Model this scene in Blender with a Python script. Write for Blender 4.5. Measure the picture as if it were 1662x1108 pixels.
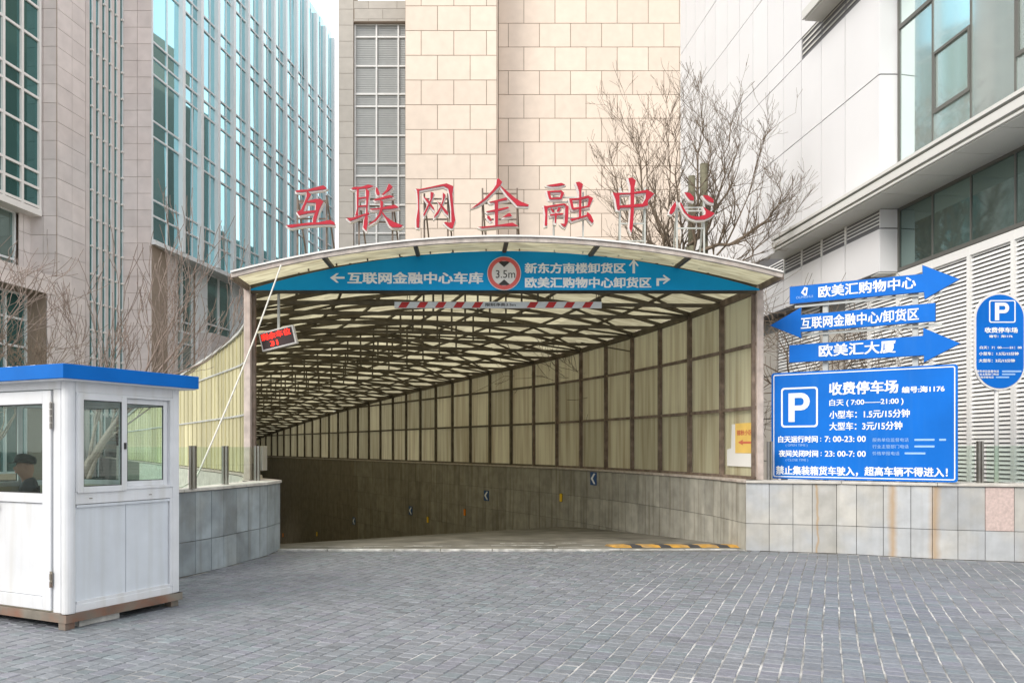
import bpy, bmesh, math, random
from mathutils import Vector, Matrix, noise as mnoise
R = math.radians
random.seed(7)
SC = bpy.context.scene
for o in list(bpy.data.objects): bpy.data.objects.remove(o)
COL = SC.collection

# ------------------------------------------------------------------ camera, sky, sun, exposure
cam_d = bpy.data.cameras.new('camera'); cam = bpy.data.objects.new('camera', cam_d); COL.objects.link(cam)
cam.location = (0, 0, 1.6); cam.rotation_euler = (R(90), 0, 0)
cam_d.sensor_width = 36; cam_d.lens = 28.16; cam_d.shift_y = 0.1029; cam_d.clip_start = .05; cam_d.clip_end = 2000
SC.camera = cam
world = bpy.data.worlds.new('World'); SC.world = world; world.use_nodes = True
wn = world.node_tree.nodes; wl = world.node_tree.links; wn.clear()
w_out = wn.new('ShaderNodeOutputWorld'); w_bg = wn.new('ShaderNodeBackground'); w_bg.inputs[1].default_value = .15
w_sky = wn.new('ShaderNodeTexSky'); w_sky.sky_type = 'NISHITA'; w_sky.sun_disc = False
SUN_EL, SUN_AZ = 40, 226          # azimuth measured clockwise from +Y
w_sky.sun_elevation = R(SUN_EL); w_sky.sun_rotation = R(SUN_AZ); w_sky.air_density = 1.2; w_sky.dust_density = 1.0
w_tc = wn.new('ShaderNodeTexCoord'); w_no = wn.new('ShaderNodeTexNoise'); w_no.inputs['Scale'].default_value = 2.2; w_no.inputs['Detail'].default_value = 6
w_rm = wn.new('ShaderNodeMapRange'); w_rm.inputs[1].default_value = .36; w_rm.inputs[2].default_value = .56; w_rm.inputs[3].default_value = .35; w_rm.inputs[4].default_value = .97
w_mx = wn.new('ShaderNodeMix'); w_mx.data_type = 'RGBA'; w_mx.inputs[7].default_value = (7.5, 7.35, 7.2, 1)
wl.new(w_tc.outputs['Generated'], w_no.inputs['Vector']); wl.new(w_no.outputs['Fac'], w_rm.inputs[0]); wl.new(w_rm.outputs[0], w_mx.inputs[0])
wl.new(w_sky.outputs[0], w_mx.inputs[6]); wl.new(w_mx.outputs[2], w_bg.inputs[0]); wl.new(w_bg.outputs[0], w_out.inputs[0])
sun_d = bpy.data.lights.new('sun', 'SUN'); sun_d.energy = 1.5; sun_d.angle = R(28); sun_d.color = (1, .93, .83)
sun = bpy.data.objects.new('sun', sun_d); COL.objects.link(sun)
sdir = Vector((math.sin(R(SUN_AZ)) * math.cos(R(SUN_EL)), math.cos(R(SUN_AZ)) * math.cos(R(SUN_EL)), math.sin(R(SUN_EL))))
sun.rotation_euler = sdir.to_track_quat('Z', 'Y').to_euler(); sun.location = sdir * 60
vs = SC.view_settings; vs.view_transform = 'Standard'; vs.look = 'None'; vs.gamma = 1; vs.use_curve_mapping = False
SC.display_settings.display_device = 'sRGB'; vs.exposure = .82
SC.render.engine = 'CYCLES'; SC.cycles.max_bounces = 8; SC.cycles.transparent_max_bounces = 12; SC.cycles.use_denoising = True
SC.cycles.transmission_bounces = 6; SC.cycles.diffuse_bounces = 5

# ------------------------------------------------------------------ materials
def mat(name, col, rough=.6, rnd=.0, noise=None, streak=None, metal=0, spec=.5, bump=None, attr=None, tint=None, emit=None, stain=None):
    """noise=(scale,amount); streak=(amount,colour); rnd=per object lightness; tint=(scale,amount,colour); bump=(scale,strength)"""
    m = bpy.data.materials.new(name); m.use_nodes = True
    nt = m.node_tree; N = nt.nodes; L = nt.links; b = N['Principled BSDF']
    b.inputs['Roughness'].default_value = rough; b.inputs['Metallic'].default_value = metal; b.inputs['Specular IOR Level'].default_value = spec
    g = N.new('ShaderNodeNewGeometry')
    cur = None
    def mixc(a, bcol, fac, mode='MIX'):
        x = N.new('ShaderNodeMix'); x.data_type = 'RGBA'; x.blend_type = mode
        if a is None: x.inputs[6].default_value = (*col, 1)
        else: L.new(a, x.inputs[6])
        if hasattr(bcol, 'links'): L.new(bcol, x.inputs[7])
        else: x.inputs[7].default_value = (*bcol, 1)
        if hasattr(fac, 'links'): L.new(fac, x.inputs[0])
        else: x.inputs[0].default_value = fac
        return x.outputs[2]
    def ntex(scale, vec=None, detail=4):
        t = N.new('ShaderNodeTexNoise'); t.inputs['Scale'].default_value = scale; t.inputs['Detail'].default_value = detail
        L.new(vec if vec else g.outputs['Position'], t.inputs['Vector']); return t.outputs['Fac']
    def rng(src, a, b_, c, d):
        x = N.new('ShaderNodeMapRange'); L.new(src, x.inputs[0])
        for i, v in enumerate((a, b_, c, d)): x.inputs[i + 1].default_value = v
        return x.outputs[0]
    if tint:
        f = rng(ntex(tint[0]), .42, .62, 0, tint[1]); cur = mixc(cur, tint[2], f)
    if attr:
        a = N.new('ShaderNodeAttribute'); a.attribute_name = attr
        cur = mixc(cur, a.outputs['Color'], 1.0, 'MULTIPLY')
    if rnd:
        oi = N.new('ShaderNodeObjectInfo'); v = rng(oi.outputs['Random'], 0, 1, 1 - rnd, 1 + rnd)
        cx = N.new('ShaderNodeCombineColor')
        for i in range(3): L.new(v, cx.inputs[i])
        cur = mixc(cur, cx.outputs[0], 1.0, 'MULTIPLY')
    if noise:
        v = rng(ntex(noise[0], detail=6), .3, .7, 1 - noise[1], 1 + noise[1])
        cx = N.new('ShaderNodeCombineColor')
        for i in range(3): L.new(v, cx.inputs[i])
        cur = mixc(cur, cx.outputs[0], 1.0, 'MULTIPLY')
    if streak:
        mp = N.new('ShaderNodeMapping'); mp.inputs['Scale'].default_value = (9, 9, .55); L.new(g.outputs['Position'], mp.inputs[0])
        f = rng(ntex(1.0, mp.outputs[0], 5), .5, .72, 0, streak[0]); cur = mixc(cur, streak[1], f)
    if stain:
        for (sx, w) in stain:
            sp = N.new('ShaderNodeSeparateXYZ'); L.new(g.outputs['Position'], sp.inputs[0])
            mp = N.new('ShaderNodeMapping'); mp.inputs['Scale'].default_value = (1, 1, 1.4); L.new(g.outputs['Position'], mp.inputs[0])
            nn = rng(ntex(3, mp.outputs[0]), 0, 1, -.045, .045)
            s1 = N.new('ShaderNodeMath'); s1.operation = 'SUBTRACT'; L.new(sp.outputs[0], s1.inputs[0]); s1.inputs[1].default_value = sx
            s2 = N.new('ShaderNodeMath'); s2.operation = 'ADD'; L.new(s1.outputs[0], s2.inputs[0]); L.new(nn, s2.inputs[1])
            s3 = N.new('ShaderNodeMath'); s3.operation = 'ABSOLUTE'; L.new(s2.outputs[0], s3.inputs[0])
            f = rng(s3.outputs[0], w * .1, w * 1.25, .6, 0); cur = mixc(cur, (.42, .24, .07), f)
    if cur is not None: L.new(cur, b.inputs['Base Color'])
    else: b.inputs['Base Color'].default_value = (*col, 1)
    if bump:
        bn = N.new('ShaderNodeBump'); bn.inputs['Strength'].default_value = bump[1]; bn.inputs['Distance'].default_value = .01
        L.new(ntex(bump[0]), bn.inputs['Height']); L.new(bn.outputs[0], b.inputs['Normal'])
    if emit:
        b.inputs['Emission Color'].default_value = (*emit[0], 1); b.inputs['Emission Strength'].default_value = emit[1]
    return m

def glass_thin(name, tint, refl=.12, rough=.02):
    m = bpy.data.materials.new(name); m.use_nodes = True; N = m.node_tree.nodes; L = m.node_tree.links; N.clear()
    o = N.new('ShaderNodeOutputMaterial'); mx = N.new('ShaderNodeMixShader'); t = N.new('ShaderNodeBsdfTransparent'); g = N.new('ShaderNodeBsdfGlossy')
    t.inputs[0].default_value = (*tint, 1); g.inputs['Roughness'].default_value = rough
    f = N.new('ShaderNodeFresnel'); f.inputs[0].default_value = 1.5
    a = N.new('ShaderNodeMath'); a.operation = 'ADD'; a.inputs[1].default_value = refl; a.use_clamp = True
    gg = N.new('ShaderNodeNewGeometry'); iv = N.new('ShaderNodeMath'); iv.operation = 'SUBTRACT'; iv.inputs[0].default_value = 1; L.new(gg.outputs['Backfacing'], iv.inputs[1]); ml = N.new('ShaderNodeMath'); ml.operation = 'MULTIPLY'
    L.new(f.outputs[0], a.inputs[0]); L.new(a.outputs[0], ml.inputs[0]); L.new(iv.outputs[0], ml.inputs[1]); L.new(ml.outputs[0], mx.inputs[0]); L.new(t.outputs[0], mx.inputs[1]); L.new(g.outputs[0], mx.inputs[2]); L.new(mx.outputs[0], o.inputs[0])
    return m

def sheet_mat(name, col, dirt, dirt_amt, trans=.55, streaks=(7, 7, .35)):
    """translucent glass fibre sheet with dirt streaks of its own"""
    m = bpy.data.materials.new(name); m.use_nodes = True; N = m.node_tree.nodes; L = m.node_tree.links; N.clear()
    o = N.new('ShaderNodeOutputMaterial'); mx = N.new('ShaderNodeMixShader'); d = N.new('ShaderNodeBsdfDiffuse'); t = N.new('ShaderNodeBsdfTranslucent')
    g = N.new('ShaderNodeNewGeometry'); mp = N.new('ShaderNodeMapping'); mp.inputs['Scale'].default_value = streaks
    n = N.new('ShaderNodeTexNoise'); n.inputs['Scale'].default_value = 1; n.inputs['Detail'].default_value = 5
    r = N.new('ShaderNodeMapRange'); r.inputs[1].default_value = .42; r.inputs[2].default_value = .72; r.inputs[3].default_value = 0; r.inputs[4].default_value = dirt_amt
    oi = N.new('ShaderNodeObjectInfo'); orr = N.new('ShaderNodeMapRange'); orr.inputs[3].default_value = .76; orr.inputs[4].default_value = 1.12
    c = N.new('ShaderNodeMix'); c.data_type = 'RGBA'; c.inputs[6].default_value = (*col, 1); c.inputs[7].default_value = (*dirt, 1)
    c2 = N.new('ShaderNodeMix'); c2.data_type = 'RGBA'; c2.blend_type = 'MULTIPLY'; c2.inputs[0].default_value = 1
    L.new(g.outputs['Position'], mp.inputs[0]); L.new(mp.outputs[0], n.inputs['Vector']); L.new(n.outputs['Fac'], r.inputs[0]); L.new(r.outputs[0], c.inputs[0])
    L.new(oi.outputs['Random'], orr.inputs[0]); L.new(c.outputs[2], c2.inputs[6]); L.new(orr.outputs[0], c2.inputs[7])
    L.new(c2.outputs[2], d.inputs[0]); L.new(c2.outputs[2], t.inputs[0]); mx.inputs[0].default_value = trans
    L.new(d.outputs[0], mx.inputs[1]); L.new(t.outputs[0], mx.inputs[2]); L.new(mx.outputs[0], o.inputs[0])
    return m

def facade_glass(name, base, rough=.03, metal=.75):
    m = mat(name, base, rough=rough, metal=metal, rnd=.12)
    return m

M = {}
M['sett'] = mat('grey_sett', (.180, .190, .212), .5, attr='tone', tint=(.45, .6, (.145, .162, .178)), noise=(24, .16), bump=(60, .35))
M['bed'] = mat('dark_joint_sand', (.10, .10, .10), .9, tint=(2.2, .5, (.5, .5, .48)), noise=(10, .2))
M['bed_mid'] = mat('mixed_joint_sand', (.12, .12, .12), .9, tint=(2, .7, (.55, .54, .52)), noise=(10, .2))
M['bed_pale'] = mat('pale_joint_sand', (.17, .17, .165), .9, tint=(1.6, .85, (.56, .55, .53)), noise=(10, .25))
M['asphalt'] = mat('asphalt', (.09, .09, .09), .9, noise=(8, .2))
M['concrete'] = mat('ramp_concrete', (.20, .19, .165), .8, noise=(2.5, .3), tint=(1.1, .75, (.11, .105, .085)), bump=(30, .4))
M['kerb'] = mat('kerb_concrete', (.36, .36, .34), .8, noise=(6, .3), tint=(3.0, .7, (.62, .62, .6)), bump=(25, .5))
M['granite'] = mat('grey_granite', (.40, .42, .43), .45, rnd=.14, noise=(5, .13), tint=(1.3, .5, (.46, .44, .38)), streak=(.3, (.24, .23, .2)), bump=(40, .12))
M['granite_stained'] = mat('rust_stained_granite', (.43, .45, .47), .45, rnd=.1, noise=(5, .12), tint=(1.3, .55, (.50, .47, .40)), streak=(.25, (.28, .27, .24)), bump=(40, .12), stain=[(5.56, .055), (6.05, .07), (4.62, .02)])
M['granite_dark'] = mat('blue_grey_granite', (.30, .345, .375), .5, rnd=.2, noise=(4, .2), tint=(1.8, .6, (.22, .23, .22)), streak=(.45, (.17, .17, .15)), bump=(40, .15))
M['granite_in'] = mat('shaded_tunnel_granite', (.235, .205, .155), .6, rnd=.16, noise=(4, .2), streak=(.7, (.13, .11, .075)), bump=(40, .15))  # base colour lowered to carry the shade of the tunnel; streaks are dirt
for _k in range(6):  # tunnel shade painted into the stone: base darkens with depth, streaks are dirt
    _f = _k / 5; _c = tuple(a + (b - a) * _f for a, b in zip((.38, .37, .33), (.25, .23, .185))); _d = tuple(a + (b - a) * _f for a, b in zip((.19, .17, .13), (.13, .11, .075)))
    M['granite_mid%d' % _k] = mat('shaded_stained_granite', _c, .55, rnd=.15, noise=(4, .2), streak=(.75, _d), bump=(40, .15))
M['pink'] = mat('pink_granite', (.55, .44, .41), .6, noise=(30, .15))
M['mortar'] = mat('dark_joint', (.14, .135, .125), .9)
M['coping'] = mat('pale_coping', (.55, .53, .49), .6, noise=(7, .18), streak=(.3, (.4, .37, .32)))
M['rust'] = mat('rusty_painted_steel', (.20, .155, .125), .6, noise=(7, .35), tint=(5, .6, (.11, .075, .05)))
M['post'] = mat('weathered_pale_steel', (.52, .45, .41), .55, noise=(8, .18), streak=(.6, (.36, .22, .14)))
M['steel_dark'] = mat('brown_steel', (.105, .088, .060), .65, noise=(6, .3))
M['trim'] = mat('roof_edge_trim', (.47, .42, .38), .5, noise=(9, .22), streak=(.4, (.3, .2, .15)))
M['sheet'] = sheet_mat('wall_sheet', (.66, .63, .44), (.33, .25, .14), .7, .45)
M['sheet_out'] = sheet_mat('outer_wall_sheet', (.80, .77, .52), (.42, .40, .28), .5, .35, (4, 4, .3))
M['roof'] = sheet_mat('roof_sheet', (.66, .62, .43), (.32, .27, .17), .85, .55, (2.5, 9, 3))
M['stone_pink'] = mat('pinkish_limestone', (.63, .565, .545), .7, rnd=.06, noise=(1.5, .08), tint=(.15, .5, (.56, .54, .54)))
M['stone_beige'] = mat('cream_limestone', (.69, .585, .495), .65, rnd=.05, noise=(2.2, .04))
M['stone_grey'] = mat('grey_beige_stone', (.47, .44, .40), .7, rnd=.05, noise=(2, .06))
M['core'] = mat('stone_joint', (.29, .23, .18), .9)
M['core_grey'] = mat('panel_joint', (.16, .16, .17), .9)
M['white_panel'] = mat('white_aluminium_panel', (.70, .70, .72), .4, rnd=.018, noise=(.7, .02), metal=0)
M['white_metal'] = mat('white_metal', (.76, .76, .75), .45, noise=(4, .04))
M['slat'] = mat('louvre_slat', (.80, .80, .79), .45)
M['void'] = mat('dark_void', (.045, .045, .045), .9)
M['louver_back'] = mat('louver_back', (.24, .24, .235), .9)
M['canopy'] = mat('canopy_metal', (.50, .49, .46), .5, noise=(2, .06))
M['soffit'] = mat('soffit_panel', (.60, .60, .58), .5, rnd=.03)
M['glass_tower'] = mat('tower_glass', (.38, .70, .77), rough=.02, metal=.85, rnd=.22)
M['glass_dark'] = facade_glass('dark_green_glass', (.09, .22, .22), .05, .7)
M['glass_clear'] = facade_glass('pale_green_glass', (.74, .86, .84), .06, .8)
M['glass_mid'] = facade_glass('grey_green_glass', (.24, .33, .31), .05, .8)
M['blind'] = mat('grey_blind_glass', (.40, .41, .40), .25, rnd=.05, noise=(3, .05))
M['fin'] = mat('aluminium_fin', (.74, .77, .79), .4, metal=.1)
M['fin_dark'] = mat('fin_side', (.33, .40, .44), .4, metal=.2)
M['frame_dark'] = mat('dark_window_frame', (.12, .12, .11), .5)
M['booth'] = mat('white_upvc', (.66, .68, .71), .42, noise=(3.5, .06), streak=(.4, (.50, .49, .45)))
M['booth_panel'] = mat('white_booth_panel', (.60, .64, .69), .45, noise=(3.0, .07), streak=(.4, (.46, .48, .48)))
M['booth_in'] = mat('booth_lining', (.55, .52, .42), .7)
M['blue_roof'] = mat('blue_painted_metal', (.0, .13, .50), .5, spec=.15, noise=(3, .08))
M['grime'] = mat('grimy_seal', (.16, .14, .11), .8)
M['rubber'] = mat('black_gasket', (.03, .03, .03), .6)
M['glass'] = glass_thin('booth_glass', (.88, .94, .92), .02)
M['glass_rail'] = glass_thin('rail_glass', (.90, .96, .92), .0)
M['sign_blue'] = mat('sign_blue', (.0, .14, .58), .5, spec=.2, noise=(1.5, .1), streak=(.25, (.03, .18, .55)))
M['sign_edge'] = mat('sign_edge_blue', (.003, .09, .33), .4)
M['banner'] = mat('teal_blue_banner', (.0, .31, .66), .5, spec=.2, noise=(1.2, .08))
M['white_print'] = mat('white_print', (.82, .85, .87), .5)
M['pale_print'] = mat('pale_blue_print', (.30, .50, .80), .5)
M['red_print'] = mat('red_print', (.62, .035, .035), .45, noise=(6, .15))
M['ring_red'] = mat('faded_red_print', (.66, .11, .10), .45)
M['black_print'] = mat('black_print', (.03, .03, .03), .5)
M['letter_red'] = mat('letter_red', (.42, .005, .022), .35, noise=(3, .12))
M['letter_edge'] = mat('letter_white_edge', (.74, .72, .70), .5)
M['galv'] = mat('galvanised_steel', (.50, .52, .50), .5, noise=(6, .12))
M['led'] = mat('red_led', (.5, .0, .0), .4, emit=((1, .02, .01), 2.2))
M['led_back'] = mat('display_face', (.055, .035, .035), .35)
M['bark'] = mat('grey_brown_bark', (.17, .13, .095), .9, noise=(12, .25))
M['bark_pale'] = mat('pale_grey_bark', (.24, .19, .165), .9, noise=(12, .2))
M['bark_moss'] = mat('mossy_bark', (.17, .16, .11), .9, noise=(9, .3))
M['yellow'] = mat('worn_yellow', (.55, .30, .05), .7, noise=(7, .25), tint=(5, .6, (.24, .2, .14)))
M['black_rubber'] = mat('black_rubber', (.05, .05, .055), .7, noise=(7, .2))
M['orange'] = mat('orange_reflector', (.9, .28, .02), .35)
M['amber'] = mat('yellow_reflector', (.95, .62, .03), .35)
M['chev_blue'] = mat('chevron_blue', (.02, .08, .25), .4)
M['stainless'] = mat('stainless_steel', (.36, .35, .33), .35, metal=.8, noise=(3, .15))
M['poster'] = mat('yellow_poster', (.76, .52, .14), .6, noise=(4, .1))
M['poster_red'] = mat('faded_poster_red', (.60, .16, .09), .6)
M['paper'] = mat('white_paper', (.74, .74, .73), .7)
M['wood'] = mat('pale_wood', (.60, .38, .18), .7, noise=(10, .15))
M['rope'] = mat('pale_cable', (.66, .64, .58), .7)
M['skin'] = mat('skin', (.50, .27, .20), .55)
M['jacket'] = mat('dark_jacket', (.03, .035, .045), .8)
M['trousers'] = mat('dark_trousers', (.025, .025, .03), .85)
M['cap'] = mat('dark_cap', (.015, .022, .022), .8)
M['base_rust'] = mat('rusty_base_frame', (.20, .18, .15), .8, noise=(7, .25), tint=(3.5, .9, (.17, .085, .055)))
M['plastic'] = mat('white_plastic', (.80, .80, .80), .4)
M['office'] = mat('far_office_wall', (.055, .085, .08), .6)
M['soil'] = mat('ground_soil', (.20, .19, .175), .95, noise=(2, .2))

# ------------------------------------------------------------------ mesh helpers
class MB:
    def __init__(s): s.v = []; s.f = []
    def add(s, vs, fs):
        n = len(s.v); s.v += [tuple(v) for v in vs]; s.f += [tuple(i + n for i in f) for f in fs]; return s
    def hexa(s, p):   # 8 points: bottom loop 0-3, top loop 4-7
        return s.add(p, [(0, 3, 2, 1), (4, 5, 6, 7), (0, 1, 5, 4), (1, 2, 6, 5), (2, 3, 7, 6), (3, 0, 4, 7)])
    def box(s, a, b):
        x0, y0, z0 = a; x1, y1, z1 = b
        return s.hexa([(x0, y0, z0), (x1, y0, z0), (x1, y1, z0), (x0, y1, z0), (x0, y0, z1), (x1, y0, z1), (x1, y1, z1), (x0, y1, z1)])
    def fbox(s, F, a, b):     # box in a frame (O,U,V,W)
        O, U, V, W = F
        P = lambda u, v, w: O + U * u + V * v + W * w
        (u0, v0, w0), (u1, v1, w1) = a, b
        return s.hexa([P(u0, v0, w0), P(u1, v0, w0), P(u1, v1, w0), P(u0, v1, w0), P(u0, v0, w1), P(u1, v0, w1), P(u1, v1, w1), P(u0, v1, w1)])
    def bar(s, a, b, w, h=None, up=Vector((0, 0, 1))):   # square bar between two points
        a = Vector(a); b = Vector(b); h = h or w; d = (b - a)
        if d.length < 1e-6: return s
        d.normalize(); x = d.cross(up)
        if x.length < 1e-3: x = Vector((1, 0, 0))
        x.normalize(); y = x.cross(d); x *= w / 2; y *= h / 2
        return s.hexa([a - x - y, a + x - y, a + x + y, a - x + y, b - x - y, b + x - y, b + x + y, b - x + y])
    def tube(s, pts, rad, n=6, cap=True):
        pts = [Vector(p) for p in pts]; rs = rad if isinstance(rad, (list, tuple)) else [rad] * len(pts)
        base = len(s.v); ref = Vector((0, 0, 1))
        for i, p in enumerate(pts):
            d = (pts[min(i + 1, len(pts) - 1)] - pts[max(i - 1, 0)]).normalized()
            x = d.cross(ref)
            if x.length < .05: x = d.cross(Vector((1, 0, 0)))
            x.normalize(); y = x.cross(d)
            for k in range(n):
                t = 2 * math.pi * k / n; s.v.append(tuple(p + (x * math.cos(t) + y * math.sin(t)) * rs[i]))
        for i in range(len(pts) - 1):
            for k in range(n):
                a = base + i * n + k; b = base + i * n + (k + 1) % n
                s.f.append((a, b, b + n, a + n))
        if cap:
            s.f.append(tuple(base + k for k in reversed(range(n)))); m = base + (len(pts) - 1) * n; s.f.append(tuple(m + k for k in range(n)))
        return s
    def prism(s, poly, F, d0, d1):   # poly in (u,v) of frame, extruded along W
        O, U, V, W = F; n = len(poly)
        area = sum(poly[i][0] * poly[(i + 1) % n][1] - poly[(i + 1) % n][0] * poly[i][1] for i in range(n))
        if area < 0: poly = poly[::-1]
        a = [O + U * u + V * v + W * d0 for u, v in poly]; b = [O + U * u + V * v + W * d1 for u, v in poly]
        return s.add(a + b, [tuple(reversed(range(n))), tuple(range(n, 2 * n))] + [(i, (i + 1) % n, n + (i + 1) % n, n + i) for i in range(n)])
    def quad(s, *p): return s.add(p, [tuple(range(len(p)))])

ORG = {}
def put(name, me, parent=None, loc=None):
    o = bpy.data.objects.new(name, me); COL.objects.link(o)
    if parent: o.parent = parent
    if loc is not None: o.location = loc
    return o
def props(o, label=None, cat=None, group=None, kind=None):
    if label: o['label'] = label
    if cat: o['category'] = cat
    if group: o['group'] = group
    if kind: o['kind'] = kind
    return o
def worg(p):
    v = Vector((0, 0, 0))
    while p is not None: v += p.location; p = p.parent
    return v
def build(name, mb, m, parent=None, origin=None, smooth=False, bevel=None, label=None):
    """link the collected faces (world coordinates) as one mesh object; parents are never rotated"""
    off = worg(parent)
    if origin is not None: loc = Vector(origin) - off; off = Vector(origin)
    else: loc = None
    me = bpy.data.meshes.new(name)
    me.from_pydata([(v[0] - off.x, v[1] - off.y, v[2] - off.z) for v in mb.v], [], mb.f)
    me.materials.append(m); me.update()
    if smooth:
        for p in me.polygons: p.use_smooth = True
    o = put(name, me, parent, loc)
    if bevel:
        b = o.modifiers.new('bevel', 'BEVEL'); b.width = bevel; b.segments = 2; b.limit_method = 'ANGLE'
    if label: o['label'] = label
    return o
def thing(name, label, cat, loc=(0, 0, 0), group=None, kind=None):
    o = bpy.data.objects.new(name, None); COL.objects.link(o); o.location = loc; o.empty_display_size = .2
    return props(o, label, cat, group, kind)
_cube = {}
def cube_mesh(m):
    if m.name not in _cube:
        mb = MB().box((-.5, -.5, -.5), (.5, .5, .5)); me = bpy.data.meshes.new('block_' + m.name); me.from_pydata(mb.v, [], mb.f); me.materials.append(m); _cube[m.name] = me
    return _cube[m.name]
def block(name, m, parent, c, U, V, W, du, dv, dw, kind=None):
    """a shared cube placed at c with axes U,V,W (unit) and sizes"""
    o = put(name, cube_mesh(m), parent)
    mt = Matrix((( U.x*du, V.x*dv, W.x*dw, 0), (U.y*du, V.y*dv, W.y*dw, 0), (U.z*du, V.z*dv, W.z*dw, 0), (0, 0, 0, 1)))
    mt.translation = Vector(c) - worg(parent)
    o.matrix_basis = mt
    if kind: o['kind'] = kind
    return o
Z = Vector((0, 0, 1))
def FR(O, U, V=Z, W=None):
    O = Vector(O); U = Vector(U).normalized(); V = Vector(V).normalized(); W = U.cross(V) if W is None else Vector(W)
    return (O, U, V, W)     # W = U x V points towards the viewer for U=+x, V=+z  -> (0,-1,0)
def text(name, body, rect, F, m, parent, d=.003, bold=.0):
    """printed lettering fitted to the rectangle (u0,u1,v0,v1) of frame F; bold = stroke gain in em"""
    cu = bpy.data.curves.new('t', 'FONT'); cu.body = body; cu.size = 1; cu.resolution_u = 3
    t = bpy.data.objects.new('t', cu); COL.objects.link(t)
    dg = bpy.context.evaluated_depsgraph_get(); me = bpy.data.meshes.new_from_object(t.evaluated_get(dg))
    COL.objects.unlink(t); bpy.data.objects.remove(t)
    xs = [v.co.x for v in me.vertices]; ys = [v.co.y for v in me.vertices]
    x0, x1, y0, y1 = min(xs) - bold, max(xs) + bold, min(ys) - bold, max(ys) + bold; u0, u1, v0, v1 = rect; O, U, V, W = F; off = worg(parent)
    mb = MB(); fs = [tuple(p.vertices) for p in me.polygons]; co = [v.co.copy() for v in me.vertices]
    sh = [(0, 0)] if bold <= 0 else [(bold, bold * .7), (-bold, bold * .7), (bold, -bold * .7), (-bold, -bold * .7)]
    for k, (sx, sy) in enumerate(sh):
        mb.add([O + U * (u0 + (c.x + sx - x0) / (x1 - x0) * (u1 - u0)) + V * (v0 + (c.y + sy - y0) / (y1 - y0) * (v1 - v0)) + W * (d + k * .0006) for c in co], fs)
    return props(build(name, mb, m, parent), kind=None)
def rrect(u0, u1, v0, v1, r, n=5):
    P = []
    for cx, cy, a0 in ((u1 - r, v1 - r, 0), (u0 + r, v1 - r, 90), (u0 + r, v0 + r, 180), (u1 - r, v0 + r, 270)):
        for k in range(n + 1):
            a = R(a0 + 90 * k / n); P.append((cx + r * math.cos(a), cy + r * math.sin(a)))
    return P
def ring(mb, outer, inner, F, d0, d1):
    O, U, V, W = F; n = len(outer)
    P = lambda p, d: O + U * p[0] + V * p[1] + W * d
    vs = [P(p, d1) for p in outer] + [P(p, d1) for p in inner] + [P(p, d0) for p in outer] + [P(p, d0) for p in inner]
    fs = []
    for i in range(n):
        j = (i + 1) % n
        fs += [(i, j, n + j, n + i), (2 * n + i, 2 * n + j, j, i), (n + i, n + j, 3 * n + j, 3 * n + i), (3 * n + i, 3 * n + j, 2 * n + j, 2 * n + i)]
    mb.add(vs, fs)
    return mb
def letter_p(rect):    # outline strokes of a bold sans P inside rect
    u0, u1, v0, v1 = rect; w = (u1 - u0); h = (v1 - v0); t = w * .29; bh = h * .60; r = bh / 2
    out = []
    cx = u1 - r * .95; cy = v1 - r
    pts = [(u0, v0), (u0 + t, v0), (u0 + t, v1 - bh)]
    for k in range(9):
        a = R(-90 + 180 * k / 8); pts.append((cx + r * .95 * math.cos(a), cy + r * math.sin(a)))
    pts += [(u0, v1)]
    hole = [(u0 + t, v1 - bh + t * .8)]
    for k in range(9):
        a = R(-90 + 180 * k / 8); hole.append((cx - t * .1 + (r * .95 - t * .85) * math.cos(a), cy + (r - t * .8) * math.sin(a)))
    hole.append((u0 + t, v1 - t * .8))
    return pts, hole
def put_p(rect, F, m, parent, name, d0=.001, d1=.004):
    pts, hole = letter_p(rect)
    # stem piece + bowl strip so that there is a true hole
    u0, u1, v0, v1 = rect; w = u1 - u0; h = v1 - v0; t = w * .29
    mb = MB(); mb.prism([(u0, v0), (u0 + t, v0), (u0 + t, v1), (u0, v1)], F, d0, d1)
    arc = pts[2:-1]; arc = arc + [(u0 + t, v1)]; O, U, V, W = F
    inn = hole; n = min(len(arc), len(inn))
    P = lambda p, d: O + U * p[0] + V * p[1] + W * d
    vs = [P(p, d1) for p in arc[:n]] + [P(p, d1) for p in inn[:n]]
    mb.add(vs, [(i, i + 1, n + i + 1, n + i) for i in range(n - 1)])
    return build(name, mb, m, parent)

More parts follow.
